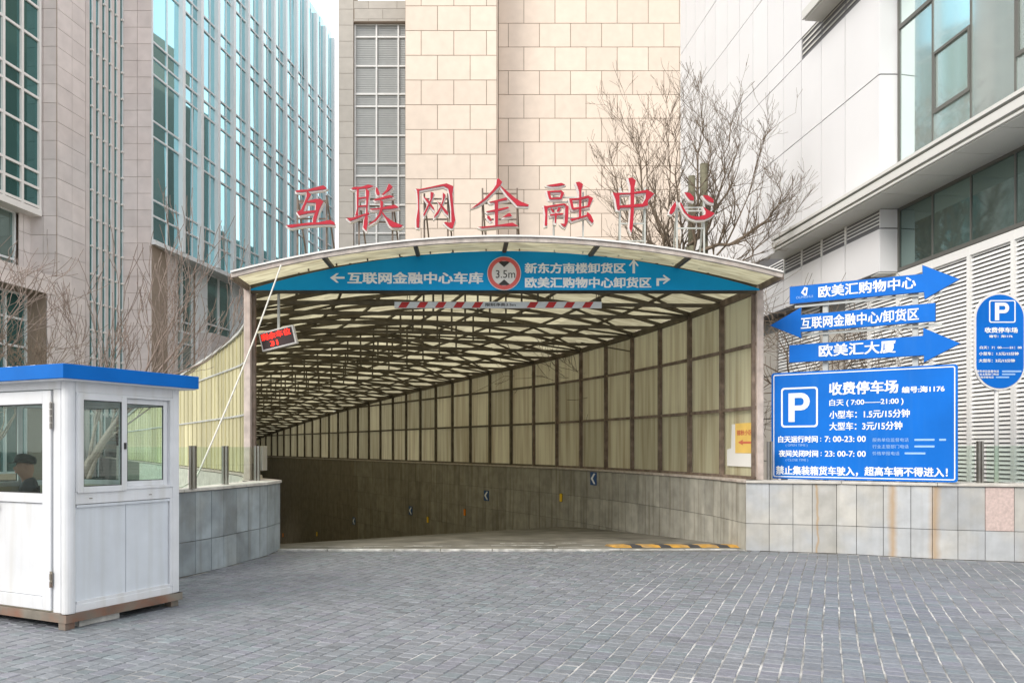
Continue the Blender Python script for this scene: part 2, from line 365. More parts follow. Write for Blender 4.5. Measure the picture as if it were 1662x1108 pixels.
LETTERS = {'互': [[(-3.21, 5.399), (-3.148, 5.413), (-3.033, 5.417), (-2.933, 5.446), (-2.801, 5.479), (-2.752, 5.441), (-2.785, 5.421), (-2.933, 5.404), (-3.123, 5.38), (-3.208, 5.382)], [(-3.045, 5.404), (-2.983, 5.342), (-3.016, 5.293), (-3.045, 5.227), (-3.074, 5.169), (-3.097, 5.09), (-3.008, 5.103), (-2.917, 5.109), (-2.929, 5.076), (-3.033, 5.066), (-3.161, 5.033), (-3.194, 5.082), (-3.132, 5.119), (-3.09, 5.21), (-3.051, 5.309)], [(-3.033, 5.245), (-2.917, 5.278), (-2.851, 5.276), (-2.797, 5.239), (-2.834, 5.177), (-2.859, 5.119), (-2.884, 5.045), (-2.913, 4.929), (-2.958, 4.925), (-2.95, 5.004), (-2.917, 5.086), (-2.909, 5.21), (-2.921, 5.223), (-3.041, 5.223)], [(-3.355, 4.888), (-3.148, 4.909), (-2.983, 4.929), (-2.884, 4.929), (-2.702, 4.966), (-2.636, 4.933), (-2.628, 4.892), (-2.702, 4.904), (-2.933, 4.896), (-3.123, 4.88), (-3.272, 4.851), (-3.318, 4.859)]], '联': [[(-2.39, 5.429), (-2.349, 5.454), (-2.233, 5.458), (-2.134, 5.491), (-2.051, 5.467), (-2.125, 5.442), (-2.282, 5.425), (-2.357, 5.42)], [(-2.306, 5.425), (-2.274, 5.421), (-2.278, 5.231), (-2.287, 5.099), (-2.282, 5.037), (-2.328, 5.025), (-2.303, 5.132), (-2.306, 5.297)], [(-2.171, 5.442), (-2.117, 5.388), (-2.13, 5.281), (-2.146, 5.132), (-2.142, 5.049), (-2.142, 4.925), (-2.163, 4.802), (-2.208, 4.851), (-2.196, 4.967), (-2.167, 5.066), (-2.163, 5.215), (-2.167, 5.339)], [(-2.282, 5.296), (-2.163, 5.31), (-2.163, 5.293), (-2.282, 5.275)], [(-2.284, 5.176), (-2.163, 5.186), (-2.163, 5.167), (-2.284, 5.153)], [(-2.456, 4.992), (-2.365, 5.0), (-2.233, 5.041), (-2.125, 5.074), (-2.117, 5.054), (-2.233, 5.016), (-2.332, 4.975), (-2.406, 4.95)], [(-2.018, 5.45), (-1.993, 5.434), (-1.964, 5.372), (-1.968, 5.339), (-2.006, 5.339), (-2.022, 5.388)], [(-1.828, 5.504), (-1.77, 5.458), (-1.82, 5.405), (-1.911, 5.334), (-1.931, 5.339), (-1.869, 5.405)], [(-2.051, 5.268), (-1.952, 5.293), (-1.812, 5.334), (-1.754, 5.305), (-1.886, 5.281), (-1.968, 5.26), (-2.035, 5.252)], [(-2.109, 5.128), (-1.952, 5.144), (-1.737, 5.19), (-1.679, 5.149), (-1.787, 5.132), (-1.952, 5.122), (-2.084, 5.114)], [(-1.952, 5.26), (-1.911, 5.231), (-1.919, 5.115), (-1.952, 5.033), (-2.018, 4.95), (-2.125, 4.888), (-2.117, 4.905), (-2.035, 4.967), (-1.977, 5.049), (-1.952, 5.132)], [(-1.927, 5.091), (-1.869, 5.016), (-1.77, 4.942), (-1.621, 4.88), (-1.655, 4.855), (-1.778, 4.855), (-1.82, 4.884), (-1.869, 4.975), (-1.931, 5.058)]], '网': [[(-1.429, 5.429), (-1.367, 5.425), (-1.202, 5.458), (-1.07, 5.489), (-0.97, 5.508), (-0.871, 5.467), (-0.884, 5.355), (-0.863, 5.099), (-0.842, 4.967), (-0.88, 4.843), (-0.913, 4.843), (-0.97, 4.884), (-1.008, 4.925), (-0.987, 4.938), (-0.929, 4.925), (-0.9, 4.934), (-0.904, 5.132), (-0.929, 5.355), (-0.95, 5.438), (-1.02, 5.471), (-1.202, 5.439), (-1.367, 5.406), (-1.412, 5.406)], [(-1.412, 5.417), (-1.377, 5.415), (-1.379, 5.215), (-1.371, 5.0), (-1.379, 4.851), (-1.417, 4.855), (-1.421, 4.967), (-1.396, 5.132), (-1.4, 5.297)], [(-1.317, 5.322), (-1.235, 5.256), (-1.156, 5.14), (-1.16, 5.107), (-1.235, 5.198), (-1.309, 5.297)], [(-1.21, 5.384), (-1.16, 5.367), (-1.185, 5.281), (-1.235, 5.165), (-1.309, 5.012), (-1.317, 5.049), (-1.26, 5.165), (-1.21, 5.272)], [(-1.119, 5.252), (-1.037, 5.182), (-0.95, 5.082), (-0.95, 5.033), (-0.995, 5.074), (-1.037, 5.14)], [(-1.028, 5.372), (-0.987, 5.339), (-1.012, 5.248), (-1.045, 5.165), (-1.094, 5.058), (-1.16, 4.992), (-1.152, 5.025), (-1.07, 5.149), (-1.028, 5.264)]], '金': [[(-0.205, 5.587), (-0.145, 5.528), (-0.177, 5.478), (-0.259, 5.392), (-0.377, 5.273), (-0.504, 5.183), (-0.614, 5.128), (-0.532, 5.192), (-0.414, 5.283), (-0.286, 5.41), (-0.232, 5.492), (-0.227, 5.564)], [(-0.177, 5.483), (-0.105, 5.419), (0.041, 5.296), (0.141, 5.233), (0.25, 5.192), (0.241, 5.169), (0.077, 5.178), (0.023, 5.237), (-0.068, 5.328), (-0.159, 5.446)], [(-0.341, 5.233), (-0.195, 5.269), (-0.086, 5.301), (-0.068, 5.264), (-0.195, 5.242), (-0.323, 5.221)], [(-0.386, 5.092), (-0.214, 5.128), (-0.059, 5.16), (-0.045, 5.142), (-0.195, 5.101), (-0.368, 5.078)], [(-0.259, 5.246), (-0.205, 5.246), (-0.209, 4.874), (-0.25, 4.874)], [(-0.368, 5.033), (-0.332, 5.019), (-0.3, 4.96), (-0.323, 4.951), (-0.368, 4.996)], [(-0.141, 5.001), (-0.068, 5.055), (-0.032, 5.069), (0.0, 5.024), (-0.068, 5.014)], [(-0.5, 4.86), (-0.25, 4.883), (0.005, 4.924), (0.095, 4.874), (-0.195, 4.869), (-0.441, 4.842)]], '融': [[(0.51, 5.479), (0.733, 5.516), (0.791, 5.491), (0.733, 5.475), (0.601, 5.462)], [(0.518, 5.396), (0.56, 5.392), (0.585, 5.281), (0.551, 5.277)], [(0.527, 5.396), (0.733, 5.406), (0.775, 5.367), (0.733, 5.38), (0.568, 5.376)], [(0.733, 5.4), (0.775, 5.363), (0.737, 5.277), (0.704, 5.277), (0.725, 5.355)], [(0.56, 5.293), (0.725, 5.301), (0.729, 5.277), (0.568, 5.271)], [(0.473, 5.177), (0.527, 5.169), (0.523, 4.884), (0.485, 4.88), (0.494, 5.049)], [(0.477, 5.165), (0.766, 5.21), (0.816, 5.198), (0.766, 5.186), (0.518, 5.144)], [(0.766, 5.206), (0.841, 5.165), (0.828, 4.934), (0.791, 4.859), (0.758, 4.872), (0.721, 4.909), (0.779, 4.909), (0.787, 5.049), (0.791, 5.165)], [(0.589, 5.14), (0.63, 5.082), (0.609, 5.074), (0.572, 5.124)], [(0.688, 5.153), (0.729, 5.14), (0.688, 5.087), (0.663, 5.091)], [(0.564, 5.045), (0.758, 5.066), (0.758, 5.045), (0.568, 5.025)], [(0.637, 5.066), (0.665, 5.066), (0.656, 4.917), (0.634, 4.925)], [(0.948, 5.52), (0.998, 5.529), (1.055, 5.491), (1.031, 5.421), (1.027, 5.016), (0.993, 5.008), (0.998, 5.38), (0.973, 5.462)], [(0.849, 5.277), (0.89, 5.272), (0.919, 5.124), (0.886, 5.124)], [(0.849, 5.277), (0.998, 5.289), (1.13, 5.326), (1.204, 5.281), (1.13, 5.289), (1.006, 5.264), (0.898, 5.256)], [(1.13, 5.322), (1.204, 5.285), (1.155, 5.173), (1.113, 5.165), (1.138, 5.256)], [(0.898, 5.14), (1.014, 5.153), (1.155, 5.177), (1.155, 5.157), (1.014, 5.132), (0.907, 5.115)], [(0.857, 4.975), (0.981, 5.0), (1.105, 5.037), (1.122, 5.016), (0.998, 4.983), (0.89, 4.946)], [(1.113, 5.082), (1.171, 5.033), (1.212, 4.942), (1.188, 4.917), (1.146, 4.967), (1.105, 5.033)]], '中': [[(1.727, 5.587), (1.785, 5.595), (1.839, 5.554), (1.818, 5.467), (1.81, 5.095), (1.794, 4.864), (1.769, 4.777), (1.744, 4.847), (1.76, 5.095), (1.76, 5.467)], [(1.496, 5.372), (1.595, 5.355), (1.599, 5.112), (1.562, 5.12), (1.537, 5.277)], [(1.529, 5.368), (1.76, 5.368), (2.008, 5.413), (2.112, 5.355), (2.025, 5.372), (1.81, 5.355), (1.595, 5.343)], [(2.008, 5.409), (2.112, 5.355), (2.017, 5.252), (2.017, 5.178), (1.934, 5.203), (1.984, 5.285), (1.988, 5.36)], [(1.595, 5.178), (1.934, 5.207), (2.017, 5.186), (1.942, 5.161), (1.595, 5.145)]], '心': [[(2.424, 5.241), (2.438, 5.182), (2.415, 5.1), (2.37, 5.05), (2.333, 5.064), (2.36, 5.146)], [(2.497, 5.232), (2.529, 5.191), (2.551, 5.146), (2.597, 5.064), (2.66, 5.027), (2.77, 5.014), (2.87, 5.046), (2.879, 5.091), (2.838, 5.164), (2.915, 5.109), (3.01, 5.064), (2.96, 5.018), (2.86, 4.973), (2.733, 4.968), (2.633, 5.0), (2.551, 5.082), (2.501, 5.191)], [(2.56, 5.377), (2.642, 5.364), (2.701, 5.3), (2.697, 5.25), (2.642, 5.264), (2.597, 5.318)], [(2.833, 5.332), (2.915, 5.327), (2.992, 5.268), (2.988, 5.218), (2.933, 5.236), (2.87, 5.282)]]}
BOARD_TEXT = [('收费停车场', (0.872, 1.837, 2.389, 2.587), 0.03), ('编号:海1176', (1.883, 2.437, 2.385, 2.481), 0.03), ('白天 ( 7:00——21:00 )', (0.877, 1.906, 2.211, 2.328), 0.02), ('小型车：1.5元/15分钟', (0.877, 1.989, 2.031, 2.155), 0.025), ('大型车：3元/15分钟', (0.877, 1.891, 1.852, 1.979), 0.025), ('白天运行时间', (0.106, 0.708, 1.668, 1.776), 0.035), ('7: 00-23: 00', (0.809, 1.395, 1.676, 1.767), 0.02), (':', (0.744, 0.757, 1.684, 1.745), 0.02), ('( OPEN TIME )', (0.222, 0.554, 1.6, 1.646), 0.0), ('夜间关闭时间', (0.115, 0.713, 1.445, 1.553), 0.035), ('23: 00-7: 00', (0.809, 1.395, 1.453, 1.542), 0.02), (':', (0.75, 0.764, 1.462, 1.522), 0.02), ('( CLOSE TIME )', (0.222, 0.563, 1.369, 1.416), 0.0), ('禁止集装箱货车驶入，', (0.07, 1.287, 1.16, 1.305), 0.03), ('超高车辆不得进入！', (1.376, 2.476, 1.171, 1.31), 0.03), ('服务单位监督电话', (1.487, 1.974, 1.677, 1.733), 0.0), ('行业主管部门电话', (1.487, 1.974, 1.579, 1.635), 0.0), ('价格举报电话', (1.487, 1.852, 1.479, 1.535), 0.0)]
BOARD_BARS = [(2.049, 2.309, 1.686, 1.722), (2.367, 2.454, 1.685, 1.721), (2.049, 2.309, 1.59, 1.626), (1.921, 2.191, 1.49, 1.526)]
BOARD_PF = (0.151, 0.708, 1.908, 2.531)
BOARD_P = (0.266, 0.588, 1.993, 2.442)
ARROWS = [[(0.288, 4.111), (0.288, 3.849), (2.176, 3.834), (2.184, 3.731), (2.617, 3.963), (2.155, 4.215), (2.158, 4.09)], [(2.318, 3.653), (2.318, 3.399), (0.45, 3.395), (0.457, 3.301), (-0.014, 3.531), (0.457, 3.769), (0.45, 3.652)], [(0.281, 3.192), (0.281, 2.929), (2.176, 2.921), (2.176, 2.824), (2.625, 3.058), (2.167, 3.309), (2.167, 3.197)]]
ARROW_TEXT = [('欧美汇购物中心', (0.716, 2.069, 3.893, 4.076)), ('互联网金融中心/卸货区', (0.457, 2.109, 3.429, 3.616)), ('欧美汇大厦', (0.723, 1.805, 2.981, 3.172))]
LOGO = [(0.511, 4.086), (0.558, 4.067), (0.544, 3.958), (0.517, 3.947), (0.457, 4.002)]
LOGO_TEXT = (0.383, 0.634, 3.913, 3.951)
OVAL_TEXT = [('收费停车场', (6.752, 7.225, 3.227, 3.308), 0.04), ('编号：海1176', (6.817, 7.151, 3.16, 3.2), 0.03), ('白天：7：00——21：00', (6.682, 7.282, 2.998, 3.042), 0.03), ('小型车：1.5元/15分钟', (6.671, 7.238, 2.906, 2.957), 0.03), ('大型车：3元/15分钟', (6.668, 7.184, 2.807, 2.858), 0.03), ('服务单位监督电话', (6.637, 6.955, 2.664, 2.698), 0.02), ('行业主管部门电话', (6.637, 6.955, 2.622, 2.654), 0.02), ('价格举报电话', (6.657, 6.88, 2.579, 2.61), 0.02)]
OVAL_BARS = [(7.002, 7.279, 2.668, 2.692), (7.002, 7.191, 2.627, 2.649), (6.914, 7.103, 2.584, 2.606)]
OVAL_PF = (6.817, 7.195, 3.373, 3.695)
OVAL_P = (6.901, 7.103, 3.407, 3.66)
OVAL = (6.61, 7.34, 2.41, 3.803)
BANNER_TEXT = [('互联网金融中心车库', (-2.551, -0.446, 4.123, 4.31)), ('新东方南楼卸货区', (0.197, 1.76, 4.286, 4.451)), ('欧美汇购物中心卸货区', (0.2, 2.159, 4.061, 4.23))]
BANNER_ARROWS = [[(-2.819, 4.22), (-2.721, 4.289), (-2.686, 4.289), (-2.741, 4.236), (-2.596, 4.236), (-2.596, 4.205), (-2.741, 4.205), (-2.686, 4.144), (-2.721, 4.144)], [(1.887, 4.506), (1.963, 4.411), (1.944, 4.396), (1.906, 4.447), (1.906, 4.289), (1.869, 4.289), (1.869, 4.447), (1.83, 4.396), (1.812, 4.411)], [(2.239, 4.094), (2.239, 4.212), (2.386, 4.212), (2.338, 4.249), (2.353, 4.267), (2.456, 4.194), (2.353, 4.12), (2.338, 4.138), (2.386, 4.175), (2.279, 4.175), (2.279, 4.094)]]
ROUND_C = (-0.122, 4.285)
ROUND_T = (-0.251, 0.049, 4.212, 4.334)

# ------------------------------------------------------------------ plan of the tunnel (metres)
PITCH = 1.2; NSEC = 33; DZ = math.cos
RW, LW = [], []
def _plan():
    x, y, s = 3.89, 12.6, 0.; out = [(x, y, R(10.8))]; ds = .01; k = 1
    while k <= NSEC:
        t = R(10.8 + 20.8 * min(s, 10.8) / 10.8); x -= math.sin(t) * ds; y += math.cos(t) * ds; s += ds
        if s >= k * PITCH - 1e-9: out.append((x, y, t)); k += 1
    return out
RSEC = _plan()
def _planl():
    x, y, s = -4.15, 12.6, 0.; out = [(x, y, R(17))]; ds = .01; k = 1
    while k <= NSEC:
        t = R(17.5 + 14.1 * max(0, min(1, (s - 3.2) / 3.6))); f = .60 if s < 10.8 else 1.0
        x -= math.sin(t) * ds * f; y += math.cos(t) * ds * f; s += ds
        if s >= k * PITCH - 1e-9: out.append((x, y, t)); k += 1
    return out
LSEC = _planl()
def eave(i, side=1):
    s = i * PITCH; return 4.1 - .012 * s - .001 * s * s - (0 if side > 0 else min(.16, .02 * s))
SAG = .54
def roof_pt(i, u, dz=0):      # u in -1 (left) .. 1 (right)
    l = LSEC[i]; r = RSEC[i]; t = (u + 1) / 2
    return Vector((l[0] + (r[0] - l[0]) * t, l[1] + (r[1] - l[1]) * t, eave(i, -1) * (1 - t) + eave(i, 1) * t + SAG * (1 - u * u) + dz))
def ramp_z(x, y):
    d = max(0, y - 12.75); u = max(0, .773 * -x + .635 * y - 11.17)
    return -.052 * d - .12 * u * u / (u + 1.2)
CAPZ = 1.05

# ------------------------------------------------------------------ ground
g = MB()
far = 300
# front part, then the land left and right of the cutting
rin = [(x, y) for x, y, t in RSEC]; lin = [(x, y) for x, y, t in LSEC]
GZ = -.03
g.quad((-far, -60, GZ), (far, -60, GZ), (far, 12.35, GZ), (-far, 12.35, GZ))
for i in range(NSEC):
    a, b = rin[i], rin[i + 1]; ya = 12.35 if i == 0 else a[1]
    g.quad((a[0], ya, GZ), (far, ya, GZ), (far, b[1], GZ), (b[0], b[1], GZ))
    a, b = lin[i], lin[i + 1]; ya = 12.35 if i == 0 else a[1]
    g.quad((-far, ya, GZ), (a[0], ya, GZ), (b[0], b[1], GZ), (-far, b[1], GZ))
yr, yl = rin[-1][1], lin[-1][1]
g.quad((rin[-1][0], yr, GZ), (far, yr, GZ), (far, 400, GZ), (rin[-1][0], 400, GZ))
g.quad((-far, yl, GZ), (lin[-1][0], yl, GZ), (lin[-1][0], 400, GZ), (-far, 400, GZ))
g.quad((lin[-1][0], yl, GZ), rin[-1] + (GZ,), (rin[-1][0], 400, GZ), (lin[-1][0], 400, GZ))
props(build('ground', g, M['soil']), kind='structure')
# paving bed and setts
pave = thing('paving', None, None, kind='structure'); del_keys = [k for k in ('label', 'category') if k in pave.keys()]
RF = [(3.62, 12.4), (4.95, 12.03), (6.08, 11.45), (7.15, 11.15), (9.5, 10.6), (13, 10.2)]     # foot of the right wall
LF = [(-3.62, 12.5), (-3.62, 11.75), (-3.74, 11.2), (-3.84, 10.58), (-4.05, 9.85), (-4.35, 9.4), (-4.9, 9.15), (-5.8, 9.05), (-8, 9.0), (-14, 9.0)]
def limit_y(x):
    for P in (RF, LF):
        for (xa, ya), (xb, yb) in zip(P, P[1:]):
            lo, hi = (xa, xb) if xa < xb else (xb, xa)
            if lo <= x <= hi and hi > lo: return ya + (yb - ya) * (x - xa) / (xb - xa)
    return 12.33 if abs(x) < 3.7 else 9.
for k, (xa, xb, mm) in enumerate(((-14, -1.6, 'bed'), (-1.6, .6, 'bed_mid'), (.6, 13, 'bed_pale'))):
    bed = MB(); bed.quad((xa, -3, -.0055), (xb, -3, -.0055), (xb, 12.34, -.0055), (xa, 12.34, -.0055)); build('sett_bed', bed, M[mm], pave)
ang = R(-21.8); ca, sa = math.cos(ang), math.sin(ang)       # long joints run this way
def sett_verts(cx, cy, w, l, h, rot, rz=0):
    c, s_ = math.cos(rot), math.sin(rot); V = []
    ch = .006
    for (a, b, z) in [(-w/2, -l/2, -.02), (w/2, -l/2, -.02), (w/2, l/2, -.02), (-w/2, l/2, -.02),
                      (-w/2, -l/2, h - .006), (w/2, -l/2, h - .006), (w/2, l/2, h - .006), (-w/2, l/2, h - .006),
                      (-w/2 + ch, -l/2 + ch, h), (w/2 - ch, -l/2 + ch, h), (w/2 - ch, l/2 - ch, h), (-w/2 + ch, l/2 - ch, h)]:
        V.append((cx + a * c - b * s_, cy + a * s_ + b * c, z))
    return V
SF = [(0, 1, 5, 4), (1, 2, 6, 5), (2, 3, 7, 6), (3, 0, 4, 7), (4, 5, 9, 8), (5, 6, 10, 9), (6, 7, 11, 10), (7, 4, 8, 11), (8, 9, 10, 11)]
cands = []
col_w = .138
nx = int(20 / col_w)
for ci in range(-nx, nx):
    v = -14. + random.random() * .1
    u = ci * col_w
    while v < 18:
        l = random.choice((.098, .102, .106, .11)); w = .1305 + random.uniform(-.005, .002)
        vv = v + l / 2; v += l + .005
        uu = u + .010 * math.sin(vv * .55 + ci * .02) + .004 * math.sin(vv * 2.3 + ci * .4)
        x = uu * ca - vv * sa * 1 ; y = uu * sa + vv * ca
        # rotate so that joints lean to the right going away
        if y < 1.2 or x < -11 or x > 12: continue
        if y > limit_y(x) - .03: continue
        cands.append((x, y, w, l))
cands_seen = sorted([c for c in cands if c[1] > 5.3 and abs(c[0]) < .64 * c[1]], key=lambda c: c[0] ** 2 + c[1] ** 2)[:296]
seen = set(id(c) for c in cands_seen)
mv, mf, tone = [], [], []
def tone_of():
    t = random.gauss(1, .085); t = max(.7, min(1.3, t)); k = random.random()
    if k < .14: return (t * 1.02, t * .98, t * 1.03)
    if k < .3: return (t * .95, t * 1.02, t * 1.0)
    return (t, t, t)
for c in cands:
    if id(c) in seen: continue
    n = len(mv); h = random.uniform(-.0035, .003)
    mv += sett_verts(c[0], c[1], c[2], c[3], h, ang + random.uniform(-.02, .02)); mf += [tuple(i + n for i in f) for f in SF]
    tone += [tone_of()] * 9
me = bpy.data.meshes.new('setts'); me.from_pydata(mv, [], mf); me.materials.append(M['sett'])
at = me.color_attributes.new('tone', 'FLOAT_COLOR', 'CORNER')
buf = []
for p, t in zip(me.polygons, tone): buf += [t[0], t[1], t[2], 1] * p.loop_total
at.data.foreach_set('color', buf)
props(put('sett_field', me, pave), kind='stuff')
variants = []
for k in range(12):
    m_ = bpy.data.meshes.new('sett'); m_.from_pydata(sett_verts(0, 0, .1305 + random.uniform(-.005, .002), random.choice((.098, .102, .106)), 0, 0), [], SF); m_.materials.append(M['sett'])
    a_ = m_.color_attributes.new('tone', 'FLOAT_COLOR', 'CORNER'); t = tone_of(); a_.data.foreach_set('color', [t[0], t[1], t[2], 1] * len(m_.loops)); variants.append(m_)
for c in cands_seen:
    o = put('sett', random.choice(variants), pave, (c[0], c[1], random.uniform(-.0035, .003))); o.rotation_euler.z = ang + random.uniform(-.02, .02)

# ramp going down into the tunnel
rm = MB(); ny, nxx = 60, 14
for j in range(ny + 1):
    for i in range(nxx + 1):
        f = j / ny * (NSEC); a = int(min(f, NSEC - 1)); t = f - a
        xr = rin[a][0] * (1 - t) + rin[a + 1][0] * t; yr_ = rin[a][1] * (1 - t) + rin[a + 1][1] * t
        xl = lin[a][0] * (1 - t) + lin[a + 1][0] * t; yl_ = lin[a][1] * (1 - t) + lin[a + 1][1] * t
        q = i / nxx; x = xl + (xr - xl) * q; y = yl_ + (yr_ - yl_) * q
        rm.v.append((x, y, ramp_z(x, y) + .012))
for j in range(ny):
    for i in range(nxx):
        a = j * (nxx + 1) + i; rm.f.append((a, a + 1, a + nxx + 2, a + nxx + 1))
rm.quad((-3.75, 12.44, .012), (3.62, 12.44, .012), (3.95, 12.6, .012), (-4.2, 12.6, .012))
props(build('ramp', rm, M['concrete'], smooth=True), kind='structure')
kb = thing('kerb', None, None, kind='structure')
xx = -3.62
while xx < 3.6:
    L_ = min(random.uniform(.7, 1.1), 3.6 - xx)
    k = MB(); h = .022 + random.uniform(-.004, .004); k.box((xx + .006, 12.345, -.02), (xx + L_ - .006, 12.435, h)); build('kerb_stone', k, M['kerb'], kb, bevel=.006); xx += L_
dr = MB(); dr.box((1.5, 12.30, -.01), (3.55, 12.34, .012)); build('drain_edge', dr, M['stainless'], kb)

wm = MB()          # scraped white paint left on the ramp lip
for (xa, xb, y0, y1, w_) in ((-3.3, -1.1, 12.72, 12.8, .02), (-1.6, 1.35, 12.9, 13.05, .035), (-.2, 1.1, 13.5, 13.62, .03), (.3, 1.5, 12.66, 12.7, .025), (-2.9, -2.2, 12.6, 12.6, .02)):
    n_ = 14
    for k in range(n_):
        if random.random() < .28: continue
        a_ = xa + (xb - xa) * k / n_; b_ = xa + (xb - xa) * (k + .95) / n_; ya_ = y0 + (y1 - y0) * k / n_ + random.uniform(-.012, .012); yb_ = ya_ + random.uniform(-.01, .01); w1, w2 = w_ * random.uniform(.3, 1.2), w_ * random.uniform(.3, 1.2)
        wm.quad((a_, ya_ - w1, ramp_z(a_, ya_) + .018), (b_, yb_ - w2, ramp_z(b_, yb_) + .018), (b_, yb_ + w2, ramp_z(b_, yb_) + .018), (a_, ya_ + w1, ramp_z(a_, ya_) + .018))
props(build('road_marking', wm, M['kerb']), kind='structure')
# speed bump: rubber blocks yellow / black
sb = thing('speed_bump', 'low speed bump of worn yellow and black rubber blocks at the ramp entry', 'speed bump', (2.4, 12.9, 0))
x = 1.62; k = 0
while x < 3.5:
    w = .29 if k % 2 == 0 else .17
    mb = MB(); y0 = 12.62; zz = .014
    sk = .12
    mb.hexa([Vector((x, y0, zz)), Vector((x + w - .01, y0, zz)), Vector((x + w - .01 - sk, y0 + .42, zz - .02)), Vector((x - sk, y0 + .42, zz - .02)),
             Vector((x - .02, y0 + .12, zz + .026)), Vector((x + w - .03, y0 + .12, zz + .026)), Vector((x + w - .01 - sk * .8, y0 + .32, zz + .02)), Vector((x - sk * .8, y0 + .32, zz + .02))])
    build('yellow_block' if k % 2 == 0 else 'black_block', mb, M['yellow' if k % 2 == 0 else 'black_rubber'], sb, bevel=.008); x += w; k += 1

# ------------------------------------------------------------------ stone clad walls
def stone_wall(t, foot, rows, width, m, thick=.04, special=None, cop=True, core_depth=.3, inward=1, maxn=10**9, zf=None, rest=None, gap=.008, core_m=None):
    """foot: plan polyline of the visible face; rows: z joints; stones stand proud of a core"""
    cnt = 0; cm = MB(); stuff = MB(); pl = [Vector((a, b, 0)) for a, b in foot]
    cum = [0]
    for a, b in zip(pl, pl[1:]): cum.append(cum[-1] + (b - a).length)
    def at(s):
        s = max(0, min(cum[-1], s))
        for i in range(len(cum) - 1):
            if s <= cum[i + 1] + 1e-9: f = (s - cum[i]) / (cum[i + 1] - cum[i]); return pl[i].lerp(pl[i + 1], f)
        return pl[-1]
    s = 0; j = 0
    while s < cum[-1] - .05:
        w = width * random.choice((1, 1, 1.05, .95, .8)); w = min(w, cum[-1] - s)
        a = at(s); b = at(s + w); U = (b - a); L_ = U.length; U.normalize(); W = Vector((U.y, -U.x, 0)) * inward
        for r0, r1 in zip(rows, rows[1:]):
            if r1 - r0 < .02: continue
            mm = special(j, r0, (a + b) / 2) if special else None
            c = (a + b) / 2 + Z * ((r0 + r1) / 2) - W * (thick / 2 - random.uniform(0, .003))
            if cnt < maxn:
                block('stone', mm or m, t, c, U, Z, W, L_ - gap, r1 - r0 - gap, thick); cnt += 1
            else:
                stuff.fbox((c, U, Z, W), (-L_/2 + gap/2, -(r1-r0)/2 + gap/2, -thick/2), (L_/2 - gap/2, (r1-r0)/2 - gap/2, thick/2))
        s += w; j += 1
    for a, b in zip(pl, pl[1:]):
        U = (b - a); L_ = U.length; U.normalize(); W = Vector((U.y, -U.x, 0)) * inward
        cm.fbox((a, U, Z, W), (-.01, rows[0] - .05, -core_depth), (L_ + .01, rows[-1] - .004, -thick * .55))
    build('core', cm, core_m or M['mortar'], t)
    if stuff.v: props(build('stone_field', stuff, m, t), kind='stuff')
    return at, cum[-1]
def coping(t, foot, z0, z1, over, depth, inward=1, seg=1.0, m=None):
    pl = [Vector((a, b, 0)) for a, b in foot]
    # mitred offsets
    def off(i, d):
        ns = []
        for k in (i - 1, i):
            if 0 <= k < len(pl) - 1:
                U = (pl[k + 1] - pl[k]).normalized(); ns.append(Vector((U.y, -U.x, 0)) * inward)
        n = sum(ns, Vector()) / len(ns); n.normalize(); c = n.dot(ns[0]); return pl[i] + n * d / max(c, .3)
    for i in range(len(pl) - 1):
        a0, a1, b0, b1 = off(i, over), off(i, -depth), off(i + 1, over), off(i + 1, -depth)
        L_ = (pl[i + 1] - pl[i]).length; n = max(1, round(L_ / seg))
        for k in range(n):
            f0, f1 = k / n + .003 / L_, (k + 1) / n - .003 / L_
            p = [a0.lerp(b0, f0), a0.lerp(b0, f1), a1.lerp(b1, f1), a1.lerp(b1, f0)]
            mb = MB(); mb.hexa([q + Z * z0 for q in p] + [q + Z * z1 for q in p]); build('coping_stone', mb, m or M['coping'], t, bevel=.005)

# right front wall
t = thing('granite_wall', 'pale grey granite wall with rust streaks and coping, below the blue parking boards', 'wall', (6, 12, 0))
sp = lambda j, r0, p: M['pink'] if (6.78 < p.x < 7.08 and r0 > .3) else M['granite_stained']
stone_wall(t, RF, [0.0, .42, 1.04], .345, M['granite_stained'], special=sp)
coping(t, RF, 1.044, 1.085, .03, .34)
# right wall inside the tunnel
RIN = [(3.62, 12.4)] + [(x - .2 * math.cos(t_), y - .2 * math.sin(t_)) for x, y, t_ in RSEC[1:]]
RIN = [(a, b) for a, b in RIN]
t2 = thing('granite_wall', 'stained granite wall with painted-in tunnel shade that runs down the far side of the ramp under the sheeting', 'wall', (2, 18, 0))
def inner_rows(): pass
pl = RIN; cnt = 0; stuff = MB(); cm = MB()
for i in range(len(pl) - 1):
    a = Vector((*pl[i], 0)); b = Vector((*pl[i + 1], 0)); U = (b - a); L_ = U.length; U.normalize(); W = Vector((-U.y, U.x, 0))
    cm.fbox((a, U, Z, W), (-.01, -8.5, -.3), (L_ + .01, 1.036, -.022))
    nn = 4 if i < 8 else 3
    zb = ramp_z((a.x + b.x) / 2, (a.y + b.y) / 2) - .3
    rows = [1.04, .42]
    while rows[-1] > zb - .3: rows.append(rows[-1] - .62)
    for k in range(nn):
        p = a.lerp(b, k / nn); q = a.lerp(b, (k + 1) / nn); c0 = (p + q) / 2; w = (q - p).length
        for r1, r0 in zip(rows, rows[1:]):
            c = c0 + Z * ((r0 + r1) / 2) - W * (.02 - random.uniform(0, .004))
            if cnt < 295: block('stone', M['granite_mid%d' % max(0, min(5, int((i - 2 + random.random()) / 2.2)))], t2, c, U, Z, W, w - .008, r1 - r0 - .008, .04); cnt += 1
            else: stuff.fbox((c, U, Z, W), (-w/2 + .004, -(r1-r0)/2 + .004, -.02), (w/2 - .004, (r1-r0)/2 - .004, .02))
build('core', cm, M['mortar'], t2)
